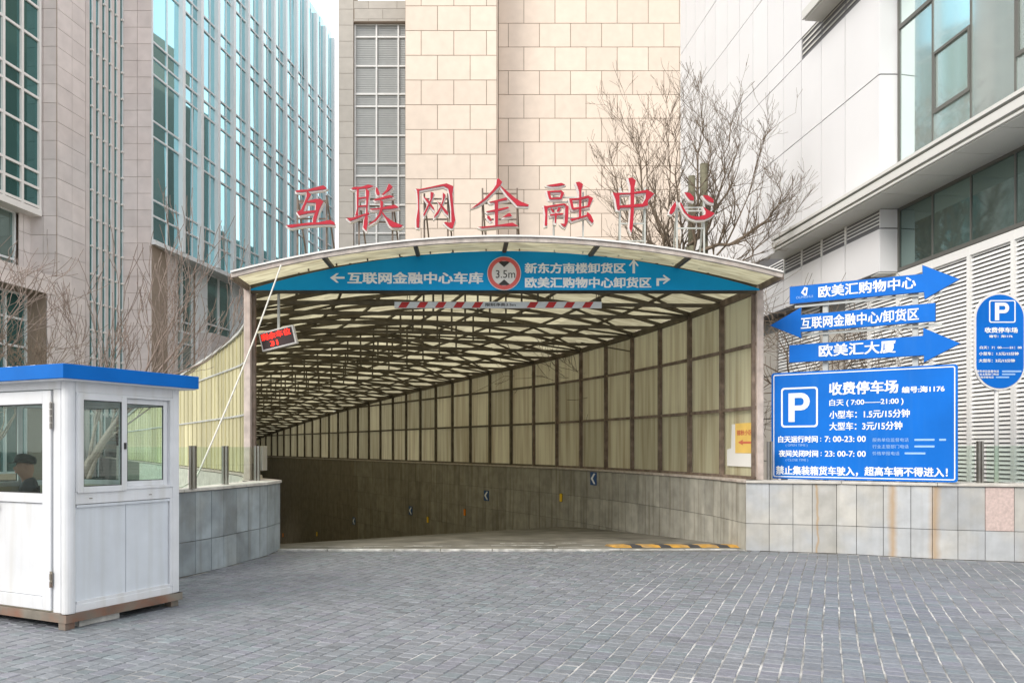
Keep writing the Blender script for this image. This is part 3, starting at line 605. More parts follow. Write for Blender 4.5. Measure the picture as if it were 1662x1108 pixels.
props(build('stone_field', stuff, M['granite_in'], t2), kind='stuff')
coping(t2, RIN[:], 1.044, 1.085, .03, .3, inward=-1, seg=1.2, m=M['trim'])
# curved left wall and the left wall inside
t3 = thing('granite_wall', 'curved blue-grey granite wall behind the guard booth with a white coping', 'wall', (-4, 10.5, 0))
LFo = [p for p in LF[::-1]]
stone_wall(t3, LFo, [0, .42, 1.04], .33, M['granite_dark'])
coping(t3, LFo, 1.044, 1.085, .03, .34, seg=.7, m=M['coping'])
t4 = thing('granite_wall', 'granite wall coloured dark for tunnel shade, on the inner side of the ramp behind the left post', 'wall', (-5, 16, 0))
LIN = [(x + .2 * math.cos(a), y + .2 * math.sin(a)) for x, y, a in LSEC]
LIN[0] = (-3.62, 12.5)
cm = MB(); stuff = MB()
for i in range(len(LIN) - 1):
    a = Vector((*LIN[i], 0)); b = Vector((*LIN[i + 1], 0)); U = (b - a); L_ = U.length; U.normalize(); W = Vector((U.y, -U.x, 0))
    cm.fbox((a, U, Z, W), (-.01, -8.5, -.3), (L_ + .01, 1.036, -.022))
    z = 1.04
    while z > -7:
        for k in range(2 if L_ < .9 else 3):
            n_ = 2 if L_ < .9 else 3; stuff.fbox((a, U, Z, W), (L_ * k / n_ + .004, z - .61, -.03), (L_ * (k + 1) / n_ - .004, z - .005, 0))
        z -= .62
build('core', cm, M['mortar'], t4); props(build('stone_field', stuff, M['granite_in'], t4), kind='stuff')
coping(t4, LIN, 1.044, 1.085, .02, .3, seg=1.2, m=M['trim'])
# outer face of the left parapet, carrying the sheeting
LOUT = [(x - .1 * math.cos(a), y - .1 * math.sin(a)) for x, y, a in LSEC[:20]]
t5 = thing('parapet_wall', 'low grey kerb wall carrying the yellowed sheeting on the outside of the tunnel', 'wall', (-6, 16, 0))
cm = MB()
for a, b in zip(LOUT, LOUT[1:]):
    a = Vector((*a, 0)); b = Vector((*b, 0)); U = (b - a); L_ = U.length; U.normalize(); cm.fbox((a, U, Z, Vector((-U.y, U.x, 0))), (0, -.05, -.06), (L_, 1.03, .05))
build('kerb_body', cm, M['coping'], t5)
# far end of the tunnel
e = thing('tunnel_end_wall', 'dark concrete wall and beams closing the far end of the tunnel', 'wall', (-16, 44, 0))
a = Vector((*lin[-1], 0)); b = Vector((*rin[-1], 0)); U = (b - a); L_ = U.length; U.normalize()
mb = MB(); mb.fbox((a, U, Z, Vector((-U.y, U.x, 0))), (-1, -8, 0), (L_ + 1, 3.2, .3)); build('wall_slab', mb, M['office'], e)
mb = MB(); mb.fbox((a, U, Z, Vector((U.y, -U.x, 0))), (0, 1.5, .1), (L_, 1.75, .5)); build('beam', mb, M['steel_dark'], e)

# ------------------------------------------------------------------ canopy of the tunnel
cn = thing('tunnel_canopy', 'long arched canopy of yellowed translucent sheeting over the garage ramp', 'canopy', (0, 12.6, 0))
def pv(sec, d=0.): return Vector((sec[0], sec[1], 0))
# posts
for side, SECS in ((1, RSEC), (-1, LSEC)):
    for i, s_ in enumerate(SECS):
        p = pv(s_); ez = eave(i, side)
        if i == 0:
            mb = MB(); mb.bar(p + Z * 1.085, p + Z * (ez + .02), .10, .12, up=Vector((0, 1, 0))); build('portal_post', mb, M['post'], cn, bevel=.006)
            mb = MB(); q = p + Vector((-side * .08, .05, 0)); mb.bar(q + Z * 1.085, q + Z * (ez + .0), .05, .06, up=Vector((0, 1, 0))); build('inner_post', mb, M['rust'], cn)
            continue
        if side < 0 and i > 26: continue
        t_ = s_[2]; mb = MB(); q = p - Vector((math.cos(t_), math.sin(t_), 0)) * side * .03
        mb.fbox((q, Vector((-math.sin(t_), math.cos(t_), 0)), Z, Vector((math.cos(t_), math.sin(t_), 0))), (-.032, 1.085, -.045), (.032, ez, .028))
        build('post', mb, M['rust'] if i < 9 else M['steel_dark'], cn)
# rails and panels
RAILS = [1.085, 2.2, 3.2]
for side, SECS in ((1, RSEC), (-1, LSEC)):
    n = NSEC if side > 0 else 24
    for i in range(n):
        a, b = pv(SECS[i]), pv(SECS[i + 1]); ea, eb = eave(i, side), eave(i + 1, side)
        U = (b - a).normalized(); W = Vector((U.y, -U.x, 0)) * side   # outwards
        for zi, z in enumerate(RAILS):
            mb = MB(); h = .055
            if z > ea - .05: continue
            zb = min(z, eb - .03)
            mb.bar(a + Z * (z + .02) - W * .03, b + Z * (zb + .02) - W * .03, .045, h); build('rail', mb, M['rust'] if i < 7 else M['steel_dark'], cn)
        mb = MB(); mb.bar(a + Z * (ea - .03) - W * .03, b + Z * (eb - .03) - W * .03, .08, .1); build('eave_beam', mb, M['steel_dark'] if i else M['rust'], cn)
        tops = RAILS + [99]
        for k in range(3):
            z0 = tops[k] + .02; z1a = min(tops[k + 1] + .02, ea); z1b = min(tops[k + 1] + .02, eb)
            if z1a - z0 < .06: continue
            o = W * .025
            mb = MB(); q = [a + o + Z * z0, b + o + Z * z0, b + o + Z * max(z0 + .01, z1b), a + o + Z * z1a]
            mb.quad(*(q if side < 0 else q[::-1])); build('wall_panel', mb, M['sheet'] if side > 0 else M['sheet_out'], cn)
        if side < 0:   # outer cover strips
            for z in RAILS[1:]:
                if z < eb - .1:
                    mb = MB(); mb.bar(a + Z * (z + .02) + W * .04, b + Z * (z + .02) + W * .04, .02, .035); build('cover_strip', mb, M['galv'], cn)
            for f in (0., .5):
                p = a.lerp(b, f); mb = MB(); mb.bar(p + Z * 1.1 + W * .036, p + Z * (ea + (eb - ea) * f - .03) + W * .036, .02, .016, up=U); build('seam_strip', mb, M['sheet_out'], cn)
            mb = MB(); mb.bar(a + Z * (ea + .0) + W * .05, b + Z * (eb + .0) + W * .05, .05, .05); build('eave_trim', mb, M['galv'], cn)
# roof panels and trusses
US = [-1, -.667, -.333, 0, .333, .667, 1]
FE = 11.62
def front_pt(u, dz=0): return Vector((-4.07 + 7.99 * (u + 1) / 2, FE, 4.08 + .52 * (1 - u * u) + dz))
for i in range(-1, NSEC):
    for k in range(6):
        mb = MB(); nsub = 3; vs_ = []
        for row in (0, 1):
            for q in range(nsub + 1):
                u = US[k] + (US[k + 1] - US[k]) * q / nsub
                vs_.append(front_pt(u, .03) if (i + row) < 0 else roof_pt(i + row, u, .05))
        mb.add(vs_, [(q, q + 1, nsub + 1 + q + 1, nsub + 1 + q) for q in range(nsub)]); build('roof_panel', mb, M['roof'], cn)
for i in range(0, NSEC):
    l = roof_pt(i, -1, -.06); r = roof_pt(i, 1, -.06); mb = MB()
    mb.bar(l, r, .05, .06)
    prev = None
    for q in range(13):
        u = -1 + q / 6; p = roof_pt(i, u, .0)
        if prev is not None: mb.bar(prev, p, .05, .06)
        prev = p
    for u in (-.2, 0, .2):
        if i > 0: mb.bar(roof_pt(i, u, -.02), l.lerp(r, (u + 1) / 2), .035, .035, up=Vector((0, 1, 0)))
    build('truss', mb, M['steel_dark'], cn)
for u in (-.8, -.6, -.4, -.2, 0, .2, .4, .6, .8):
    mb = MB()
    for i in range(0, NSEC): mb.bar(roof_pt(i, u, .02), roof_pt(i + 1, u, .02), .04, .045)
    build('purlin', mb, M['steel_dark'], cn)
for i in range(0, NSEC - 2, 2):
    for (ua, ub) in ((-1, 0), (0, -1), (0, 1), (1, 0)):
        mb = MB(); n = 4; f = lambda t_: (ua + (ub - ua) * t_)
        def pt(t_):
            a_ = roof_pt(i, f(t_), -.04); b_ = roof_pt(min(i + 2, NSEC), f(t_), -.04); return a_.lerp(b_, t_)
        for k in range(n): mb.bar(pt(k / n), pt((k + 1) / n), .035, .04)
        build('brace', mb, M['steel_dark'], cn)
mb = MB(); mb.bar(pv(RSEC[4]) + Z * 3.65 - Vector((.05, 0, 0)), pv(RSEC[5]) + Z * 3.97 - Vector((.6, .1, 0)), .03); build('knee_brace', mb, M['steel_dark'], cn)
# overhang: ribs and the front edge trim
for u in (-.667, -.333, 0, .333, .667):
    mb = MB(); mb.bar(front_pt(u, -.005), roof_pt(0, u, .0), .06, .05); build('overhang_rib', mb, M['steel_dark'], cn)
for u in (-1, 1):
    mb = MB(); mb.bar(front_pt(u, -.01), roof_pt(0, u, -.0), .05, .09); build('overhang_rib', mb, M['rust'], cn)
mb = MB(); pr = None
for q in range(25):
    p = front_pt(-1 + q / 12)
    if pr is not None: mb.bar(pr + Z * .0, p + Z * .0, .05, .06)
    pr = p
build('front_edge', mb, M['trim'], cn)
mb = MB(); pr = None
for q in range(25):
    p = front_pt(-1 + q / 12) + Vector((0, -.005, .05))
    if pr is not None: mb.bar(pr, p, .09, .025)
    pr = p
build('front_flashing', mb, M['letter_edge'], cn)

# blue name banner
FB = FR((0, 12.42, 0), (1, 0, 0))
bn = thing('banner', 'long teal blue banner with white directions arched under the canopy edge', 'banner', (0, 12.42, 4.1))
pts = [(-4.05, 4.03), (3.84, 4.03)] + [(3.84 - 7.89 * k / 24, 4.05 + .585 * (1 - (1 - 2 * k / 24) ** 2)) for k in range(25)]
mb = MB(); mb.prism(pts, FB, -.03, 0); build('board', mb, M['banner'], bn)
for b_, r_ in BANNER_TEXT: text('lettering', b_, r_, FB, M['white_print'], bn, d=.004, bold=.034)
for p_ in BANNER_ARROWS: mb = MB(); mb.prism(p_, FB, .001, .004); build('arrow', mb, M['white_print'], bn)
rs = thing('height_limit_sign', 'round red-ringed 3.5m height limit sign in the middle of the teal banner', 'road sign', (ROUND_C[0], 12.4, ROUND_C[1]))
circ = lambda r, n=40: [(ROUND_C[0] + r * math.cos(2 * math.pi * k / n), ROUND_C[1] + r * math.sin(2 * math.pi * k / n)) for k in range(n)]
mb = MB(); mb.prism(circ(.262), FB, .002, .02); build('plate', mb, M['paper'], rs)
mb = MB(); ring(mb, circ(.252), circ(.192), FB, .019, .024); build('red_ring', mb, M['ring_red'], rs)
cx, cz = ROUND_C
mb = MB(); mb.prism([(cx - .088, cz + .172), (cx - .05, cz + .186), (cx + .05, cz + .186), (cx + .088, cz + .172), (cx, cz + .095)], FB, .019, .023); mb.prism([(cx - .088, cz - .172), (cx - .05, cz - .186), (cx + .05, cz - .186), (cx + .088, cz - .172), (cx, cz - .095)], FB, .019, .023)
build('triangles', mb, M['black_print'], rs); text('lettering', '3.5m', ROUND_T, FB, M['black_print'], rs, d=.023, bold=.0)

# red characters on the roof
names = {'互': 'leftmost, before the glass tower', '联': 'second from the left, before the grey blinds', '网': 'third from the left, like a cross-filled gate', '金': 'fourth, with the tall pointed top',
         '融': 'fifth, the densest one', '中': 'sixth, a box crossed by a long vertical stroke', '心': 'last on the right, three dots round a hook'}
def inflate(p, d):
    n = len(p); A_ = sum(p[i][0] * p[(i + 1) % n][1] - p[(i + 1) % n][0] * p[i][1] for i in range(n)); q = p if A_ > 0 else p[::-1]; out = []
    for i in range(n):
        a, b, c = Vector(q[i - 1]), Vector(q[i]), Vector(q[(i + 1) % n]); d1 = (b - a).normalized(); d2 = (c - b).normalized()
        n1 = Vector((d1.y, -d1.x)); n2 = Vector((d2.y, -d2.x)); m_ = (n1 + n2)
        if m_.length < .3: m_ = n1 + d1 * .5
        m_.normalize(); k = min(1.8, 1 / max(.4, m_.dot(n1))); out.append(tuple(b + m_ * d * k))
    return out
FL = FR((0, 11.9, 0), (1, 0, 0))
for idx, (chn, polys) in enumerate(LETTERS.items()):
    xs = [p[0] for q in polys for p in q]; zs = [p[1] for q in polys for p in q]; x0, x1, z0, z1 = min(xs), max(xs), min(zs), max(zs)
    t = thing('channel_letter', 'red roof character %s, %s' % (chn, names[chn]), 'sign letter', ((x0 + x1) / 2, 11.9, z0), group='red characters standing on the canopy roof')
    mb = MB(); mw = MB()
    for k, p in enumerate(polys):
        mb.prism(p, FL, .0, .012 + .0012 * k)
        mw.prism([(u - .006, v - .012) for u, v in inflate(p, .011)], FL, -.075 - .001 * k, -.006 - .0012 * k)
    build('face', mb, M['letter_red'], t); build('letter_body', mw, M['letter_edge'], t)
    fr = MB(); u_of = lambda x: (x + .08) / 3.99; zr = lambda x: 4.08 + .52 * (1 - min(1, abs(u_of(x))) ** 2) + .06
    xa, xb = x0 + (x1 - x0) * .2, x1 - (x1 - x0) * .2; yb = 11.99
    for xq in (xa, xb):
        fr.bar((xq, yb, zr(xq)), (xq, yb, z1 - .12), .024, .024, up=Vector((0, 1, 0)))
        fr.bar((xq + .04, yb + .5, zr(xq)), (xq, yb + .02, z0 + (z1 - z0) * .75), .022, .022, up=Vector((1, 0, 0)))
    for zq in (z0 + .16, z1 - .2, (z0 - .1 if idx >= 5 else z0 + .4)): fr.bar((xa, yb, zq), (xb, yb, zq), .02, .02)
    build('support_frame', fr, M['galv'] if idx >= 4 else M['rust'], t)

# striped height bar
F_ = FR((0, 12.95, 0), (1, 0, 0))
hb = thing('height_bar', 'red and white striped clearance bar hanging under the banner', 'barrier', (-.2, 12.95, 3.9))
bx0, bx1, bz0, bz1 = -1.90, 1.45, 3.845, 3.945
mb = MB(); mb.fbox(F_, (bx0, bz0, -.05), (bx1, bz1, 0)); build('bar', mb, M['white_print'], hb)
k = 0; x = bx0 + .06
while x < bx1 - .2:
    if not (-.52 < x < .02):
        mb = MB(); mb.prism([(x, bz0 + .004), (x + .13, bz0 + .004), (x + .19, bz1 - .004), (x + .06, bz1 - .004)], F_, .001, .004); build('red_stripe', mb, M['red_print'], hb)
    x += .297
text('lettering', '限制净高3.5m', (-.43, .06, 3.87, 3.925), F_, M['black_print'], hb, d=.004, bold=.01)
for x in (-1.7, .62, 1.36):
    mb = MB(); mb.tube([(x, 12.97, bz1), (x + .01, 12.97, 4.15)], .006, 5); mb.tube([(x + .05, 12.97, bz1), (x + .04, 12.97, 4.15)], .006, 5); build('hanger', mb, M['steel_dark'], hb)
mb = MB(); mb.fbox(F_, (1.36, 3.85, -.03), (1.45, 4.0, -.06)); build('end_bracket', mb, M['steel_dark'], hb)

# LED display on a hanging rod
yd = 12.75; cxd, czd = -3.735, 3.33
ta = R(13); F_ = FR((cxd, yd, czd), (math.cos(ta), -.1, math.sin(ta)), (-math.sin(ta), 0, math.cos(ta)))
ld = thing('led_display', 'tilted red LED counter reading 31 on a rod by the left post', 'display', (cxd, yd, czd))
mb = MB(); mb.fbox(F_, (-.29, -.15, -.09), (.29, .15, 0)); build('casing', mb, M['letter_edge'], ld, bevel=.004)
mb = MB(); mb.fbox(F_, (-.265, -.125, .001), (.265, .125, .006)); build('screen', mb, M['led_back'], ld)
text('lettering', '剩余车位', (-.255, .235, .01, .115), F_, M['led'], ld, d=.009, bold=.01)
text('lettering', '31', (-.13, .0, -.105, -.02), F_, M['led'], ld, d=.009, bold=.03)
mb = MB(); mb.bar((cxd + .01, yd + .04, czd + .14), (cxd + .01, yd + .04, 4.2), .035); build('rod', mb, M['galv'], ld)

# pale cable
c = MB(); P0 = Vector((-3.33, 11.55, 4.22)); P1 = Vector((-4.0, 10.12, 1.19)); pts = [P0.lerp(P1, k / 14) - Z * (.10 * math.sin(math.pi * k / 14)) for k in range(15)]
pts += [P1 + Vector((-.12, -.12, -.09)), P1 + Vector((-.35, -.3, -.11)), P1 + Vector((-.6, -.42, -.09))]
props(build('cable', c.tube(pts, .011, 6), M['rope'], smooth=True), 'pale cable hanging slack from the canopy edge down to the left wall', 'cable')

# ------------------------------------------------------------------ signs on the right
FS = FR((4.13, 12.75, 0), (.831, -.556, 0))
so = thing('sign_frame', 'two galvanised posts carrying the blue boards above the right wall', 'sign frame', (5, 12.1, 1))
def spt(s, z, d): O, U, V, W = FS; return O + U * s + V * z + W * d
for s_, top in ((.80, 3.95), (2.05, 4.02)):
    mb = MB(); mb.bar(spt(s_, 1.085, -.11), spt(s_, top, -.11), .075, .075, up=FS[3]); build('post', mb, M['galv'], so)
for z in (1.3, 2.6, 2.95, 3.35, 3.8):
    mb = MB(); mb.bar(spt(.35, z, -.055), spt(2.4, z, -.055), .03, .035); build('rail', mb, M['galv'], so)
bd = thing('parking_board', 'large blue paid parking board with P and tariffs, standing on the right wall', 'sign board', spt(1.28, 1.1, 0))
mb = MB(); mb.prism(rrect(0, 2.6, 1.10, 2.77, .04), FS, -.035, 0); build('board', mb, M['sign_blue'], bd)
mb = MB(); ring(mb, rrect(.03, 2.57, 1.127, 2.743, .03), rrect(.045, 2.555, 1.142, 2.728, .02), FS, 0, .003); build('border', mb, M['white_print'], bd)
u0, u1, v0, v1 = BOARD_PF
mb = MB(); ring(mb, rrect(u0, u1, v0, v1, .05), rrect(u0 + .026, u1 - .026, v0 + .026, v1 - .026, .035), FS, 0, .003); build('symbol_frame', mb, M['white_print'], bd)
put_p(BOARD_P, FS, M['white_print'], bd, 'symbol')
for b_, r_, bo in BOARD_TEXT: text('lettering', b_, r_, FS, M['white_print'] if bo > 0 or ':' in b_ else M['pale_print'], bd, d=.003, bold=bo)
for r_ in BOARD_BARS: mb = MB(); mb.prism(rrect(r_[0], r_[1], r_[2] + .004, r_[3] - .004, .008), FS, .0, .002); build('blurred_number', mb, M['pale_print'], bd)
al = ['blue arrow sign pointing right, topmost of three, with a small white emblem', 'blue arrow sign pointing left between the two right-pointing ones', 'blue arrow sign pointing right, just above the parking board']
for i, p in enumerate(ARROWS):
    d = (0, .012, .004)[i]
    c_ = spt(sum(q[0] for q in p) / 7, min(q[1] for q in p), d)
    a_ = thing('arrow_sign', al[i], 'arrow sign', c_, group='blue arrow signs over the parking board')
    mb = MB(); mb.prism(p, FS, d - .05, d); build('plate', mb, M['sign_blue'], a_)
    mb = MB(); mb.prism(inflate(p, .006), FS, d - .046, d - .004); build('edge', mb, M['sign_edge'], a_)
    text('lettering', ARROW_TEXT[i][0], ARROW_TEXT[i][1], FS, M['white_print'], a_, d=d + .003, bold=.022)
    if i == 0:
        cx_ = sum(q[0] for q in LOGO) / 5; cz_ = sum(q[1] for q in LOGO) / 5
        mb = MB(); ring(mb, LOGO[::-1], [(cx_ + (q[0] - cx_) * .45, cz_ + (q[1] - cz_) * .45) for q in LOGO[::-1]], FS, d, d + .003); build('emblem', mb, M['white_print'], a_)
        text('small_lettering', 'OUMEIHUI', LOGO_TEXT, FS, M['pale_print'], a_, d=d + .003)
# oval sign
FO = FR((0, 11.45, 0), (1, 0, 0)); u0, u1, v0, v1 = OVAL
ov = thing('parking_sign', 'tall rounded blue P sign on a white pole at the right edge', 'sign', ((u0 + u1) / 2, 11.45, 1.08))
mb = MB(); mb.prism(rrect(u0, u1, v0, v1, (u1 - u0) / 2 * .995, 12), FO, -.03, -.002); build('rim', mb, M['letter_edge'], ov)
mb = MB(); mb.prism(rrect(u0 + .028, u1 - .028, v0 + .028, v1 - .028, (u1 - u0) / 2 - .03, 12), FO, -.001, .004); build('plate', mb, M['sign_blue'], ov)
q = OVAL_PF; mb = MB(); ring(mb, rrect(*q, .03), rrect(q[0] + .016, q[1] - .016, q[2] + .016, q[3] - .016, .02), FO, .004, .007); build('symbol_frame', mb, M['white_print'], ov)
put_p(OVAL_P, FO, M['white_print'], ov, 'symbol', .004, .008)
for b_, r_, bo in OVAL_TEXT: text('lettering', b_, r_, FO, M['white_print'], ov, d=.0075, bold=bo)
for r_ in OVAL_BARS: mb = MB(); mb.prism(rrect(*r_, .008), FO, .004, .007); build('blurred_number', mb, M['pale_print'], ov)
mb = MB(); mb.tube([((u0 + u1) / 2 - .02, 11.50, 1.085), ((u0 + u1) / 2 - .02, 11.50, v1 - .1)], .03, 12); build('pole', mb, M['white_metal'], ov, smooth=True)

# glass balustrades
def rail_post(t, p, h, m='stainless'):
    for dx in (-.024, .024): mb = MB(); mb.box((p[0] + dx - .014, p[1] - .03, 1.085), (p[0] + dx + .014, p[1] + .03, 1.085 + h)); build('post', mb, M[m], t)
bl = thing('glass_balustrade', 'glass balustrade with dark twin posts on the curved left wall', 'railing', (-4.1, 10.6, 1.08))
LB = [(-4.42, 9.62), (-4.13, 10.02), (-3.95, 10.75), (-3.88, 11.45), (-3.86, 12.35)]
for p in (LB[1], LB[2], LB[3]): pass
for p in ((-3.965, 9.95), (-3.94, 11.0), (-3.88, 12.2), (-4.6, 9.42)): rail_post(bl, p, .53)
for a, b in (((-4.56, 9.46), (-4.02, 9.93)), ((-3.96, 10.02), (-3.945, 10.94)), ((-3.935, 11.06), (-3.89, 12.13))):
    a = Vector((*a, 0)); b = Vector((*b, 0)); mb = MB(); U = (b - a); L_ = U.length; mb.fbox(FR(a, U), (0, 1.1, -.004), (L_, 1.6, .004)); build('glass_pane', mb, M['glass_rail'], bl)
br = thing('glass_balustrade', 'glass balustrade with a steel post beside the rounded parking sign', 'railing', (5.8, 11.9, 1.08))
for p in ((4.02, 12.5), (6.72, 11.5)): rail_post(br, p, .60)
for a, b in (((6.05, 11.80), (6.66, 11.53)), ((6.8, 11.48), (9.4, 10.88))):
    a = Vector((*a, 0)); b = Vector((*b, 0)); mb = MB(); U = (b - a); L_ = U.length; mb.fbox(FR(a, U), (0, 1.1, -.004), (L_, 1.62, .004)); build('glass_pane', mb, M['glass_rail'], br)

# poster on the first inner panel
def wall_frame(s):
    i = int(s / PITCH); f = s / PITCH - i; a, b = RSEC[i], RSEC[i + 1]
    p = Vector((a[0] + (b[0] - a[0]) * f, a[1] + (b[1] - a[1]) * f, 0)); U = Vector((a[0] - b[0], a[1] - b[1], 0)).normalized()
    return p, U, Vector((U.y, -U.x, 0))       # U points towards the portal, W into the tunnel
p, U, W = wall_frame(.05); 
if W.x > 0: W = -W
FP = (p, U, Z, W)
ps = thing('paper_sheet', 'plain white sheet stuck behind the yellow arrow poster', 'paper', p + Z * 1.3)
mb = MB(); mb.prism([(-1.02, 1.28), (-.12, 1.28), (-.12, 1.98), (-.85, 1.98), (-.87, 1.58), (-1.02, 1.56)], FP, .002, .006); build('sheet', mb, M['paper'], ps)
po = thing('poster', 'yellow poster with faded red characters and an arrow pointing left', 'poster', p + Z * 1.5)
mb = MB(); mb.prism([(-.72, 1.50), (-.12, 1.50), (-.12, 1.99), (-.72, 1.99)], FP, .008, .011); build('sheet', mb, M['poster'], po)
mb = MB(); mb.prism([(-.62, 1.675), (-.46, 1.72), (-.46, 1.69), (-.16, 1.69), (-.16, 1.655), (-.46, 1.655), (-.46, 1.63)], FP, .011, .013); build('arrow', mb, M['poster_red'], po)
text('lettering', '锦秋小区', (-.66, -.15, 1.79, 1.88), FP, M['poster_red'], po, d=.013, bold=.02)

# chevrons and reflectors on the inner wall
def in_frame(s):
    p, U, W = wall_frame(s)
    if W.x > 0: W = -W
    return (p + W * .205, U, Z, W)
lab = ['first blue and white chevron plate down the tunnel wall, nearest the entrance', 'second blue and white chevron plate, middle of the tunnel wall', 'third small dark chevron plate further down the tunnel wall', 'fourth faint chevron plate, deepest in the tunnel']
for i, (s, z) in enumerate(((6.27, .87), (11.9, .18), (17.23, -.62), (22.79, -1.42))):
    F = in_frame(s); t = thing('chevron_sign', lab[i], 'road sign', F[0] + Z * z, group='chevron plates on the tunnel wall')
    w = .14; h = .15
    mb = MB(); mb.prism([(-w, z - h), (w, z - h), (w, z + h), (-w, z + h)], F, .001, .012); build('plate', mb, M['chev_blue'], t)
    mb = MB(); mb.prism([(-.11, z), (.02, z + .12), (.10, z + .12), (-.02, z), (.10, z - .12), (.02, z - .12)], F, .012, .015); build('chevron', mb, M['white_print'], t)
lab = ['yellow reflector on the tunnel wall, nearest the entrance', 'orange reflector on the tunnel wall, second from the entrance', 'yellow reflector on the tunnel wall, third from the entrance', 'small yellow reflector on the dark tunnel wall, fourth', 'faint orange reflector, deepest in the tunnel']
for i, (s, z) in enumerate(((7.86, .34), (13.23, -.4), (15.84, -.83), (27.55, -2.39), (33.09, -2.96))):
    F = in_frame(s); t = thing('reflector', lab[i], 'reflector', F[0] + Z * z, group='reflectors along the tunnel wall')
    mb = MB(); mb.prism(rrect(-.05, .05, z - .1, z + .1, .03, 3), F, .001, .03); build('lens', mb, M['orange'] if i in (1, 4) else M['amber'], t, bevel=.004)
    mb = MB(); mb.prism(rrect(-.06, .06, z - .11, z + .11, .03, 3), F, .0, .006); build('backing', mb, M['steel_dark'], t)
cb = thing('control_box', 'pale grey control box fixed inside the left end of the tunnel', 'box', (-5.3, 16.0, 1.2))
mb = MB(); mb.box((-5.24, 16.2, 1.12), (-5.04, 16.5, 1.62)); build('cabinet', mb, M['white_metal'], cb, bevel=.01)
mb = MB(); mb.box((-5.23, 16.185, 1.14), (-5.05, 16.2, 1.6)); build('door', mb, M['booth_panel'], cb)
# ------------------------------------------------------------------ cream stone building behind
def stone_grid(t, F, u0, u1, z0, z1, ph, pw, m, phase=0., zoff=0., gap=.02, thick=.03, name='stone_panel', stagger=True):
    """running bond of cladding panels in frame F (U, Z), proud of w=0; every panel a part"""
    r = math.floor((z0 - zoff) / ph); 
    while zoff + r * ph < z1:
        a = max(z0, zoff + r * ph); b = min(z1, zoff + (r + 1) * ph)
        if b - a > .1:
            x = phase + (pw / 2 if (r % 2 and stagger) else 0); x -= math.ceil((x - u0) / pw) * pw
            while x < u1:
                p, q = max(x, u0), min(x + pw, u1)
                if q - p > .08:
                    c = F[0] + F[1] * ((p + q) / 2) + Z * ((a + b) / 2) + F[3] * (thick / 2 + random.uniform(-.002, .002))
                    block(name, m, t, c, F[1], Z, F[3], q - p - gap, b - a - gap, thick)
                x += pw
        r += 1
X1 = Vector((1, 0, 0)); KB = 1.5
bz = lambda z: 1.6 + (z - 1.6) * KB
def kbox(mb, a, b): return mb.box((a[0] * KB, a[1] * KB, 0 if a[2] == 0 else bz(a[2])), (b[0] * KB, b[1] * KB, bz(b[2])))
def KF(Y): return FR((0, Y * KB, 0), X1)
t = thing('stone_building', 'tall cream limestone building with wide blank panels rising behind the canopy', 'building', (1.2, 45, 0))
mb = MB(); kbox(mb, (-.56, 30.4, 0), (9, 44, 24)); kbox(mb, (-3.89, 29.2, 0), (-.56, 44, 24)); build('wall_core', mb, M['core'], t)
zo = bz(17.65) - .9 * KB * 20
stone_grid(t, KF(29.2), -3.89 * KB, -.56 * KB, bz(5.6), bz(20.5), .9 * KB, 1.19 * KB, M['stone_beige'], phase=-3.31 * KB, zoff=zo, gap=.034)
stone_grid(t, KF(30.4), -.52 * KB, 7.5 * KB, bz(5.6), bz(20.5), .9 * KB, 1.18 * KB, M['stone_beige'], phase=.45 * KB, zoff=zo, gap=.034)
F = FR((-.56 * KB, 29.2 * KB, 0), (0, 1, 0)); stone_grid(t, F, 0, 1.16 * KB, bz(5.6), bz(20.5), .9 * KB, 1.2 * KB, M['stone_beige'], zoff=zo)
t = thing('office_wing', 'grey wing with white-mullioned blind windows between the cream and glass towers', 'building', (-8, 46, 0))
mb = MB(); kbox(mb, (-6.7, 31, 0), (-6.15, 42, 19.4)); kbox(mb, (-6.15, 31.25, 0), (-3.5, 42, 18.0)); kbox(mb, (-6.15, 31.0, 18.02), (-3.5, 42, 18.85)); build('wall_core', mb, M['core'], t)
stone_grid(t, KF(31), -6.72 * KB, -6.13 * KB, 6, bz(19.4), .62 * KB, .62 * KB, M['stone_grey'], phase=-6.72 * KB, stagger=False)
stone_grid(t, KF(31), -6.12 * KB, -3.5 * KB, bz(18.05), bz(18.85), .4 * KB, 1.1 * KB, M['stone_grey'], phase=-6.1 * KB)
F = KF(31.22); zs = []
for k in range(6):
    b0 = 17.53 - 2.7 * k; zs += [b0, b0 - 1.13, b0 - 2.22]
zs = [bz(z) for z in [18.03] + zs]; us = [u * KB for u in (-6.1, -5.27, -4.42, -3.9)]
zs = [z for z in zs if z > 5]
for za, zb in zip(zs, zs[1:]):
    for ua, ub in zip(us, us[1:]):
        block('pane', M['blind'], t, F[0] + X1 * ((ua + ub) / 2) + Z * ((za + zb) / 2) + F[3] * .01, X1, Z, F[3], ub - ua - .06, za - zb - .06, .02)
sl = MB(); z = bz(6.)
while z < bz(18): sl.fbox(F, (us[0], z, .022), (us[-1], z + .02, .04)); z += .13
props(build('blind_slats', sl, mat('blind_slat', (.33, .34, .34), .5), t), kind='stuff')
for z_ in zs: mb = MB(); mb.fbox(F, (us[0], z_ - .05, .0), (us[-1], z_ + .05, .12)); build('transom', mb, M['white_metal'], t)
for u in us[:-1]: mb = MB(); mb.fbox(F, (u - .045, 6, .0), (u + .045, bz(18.0), .14)); build('mullion', mb, M['white_metal'], t)

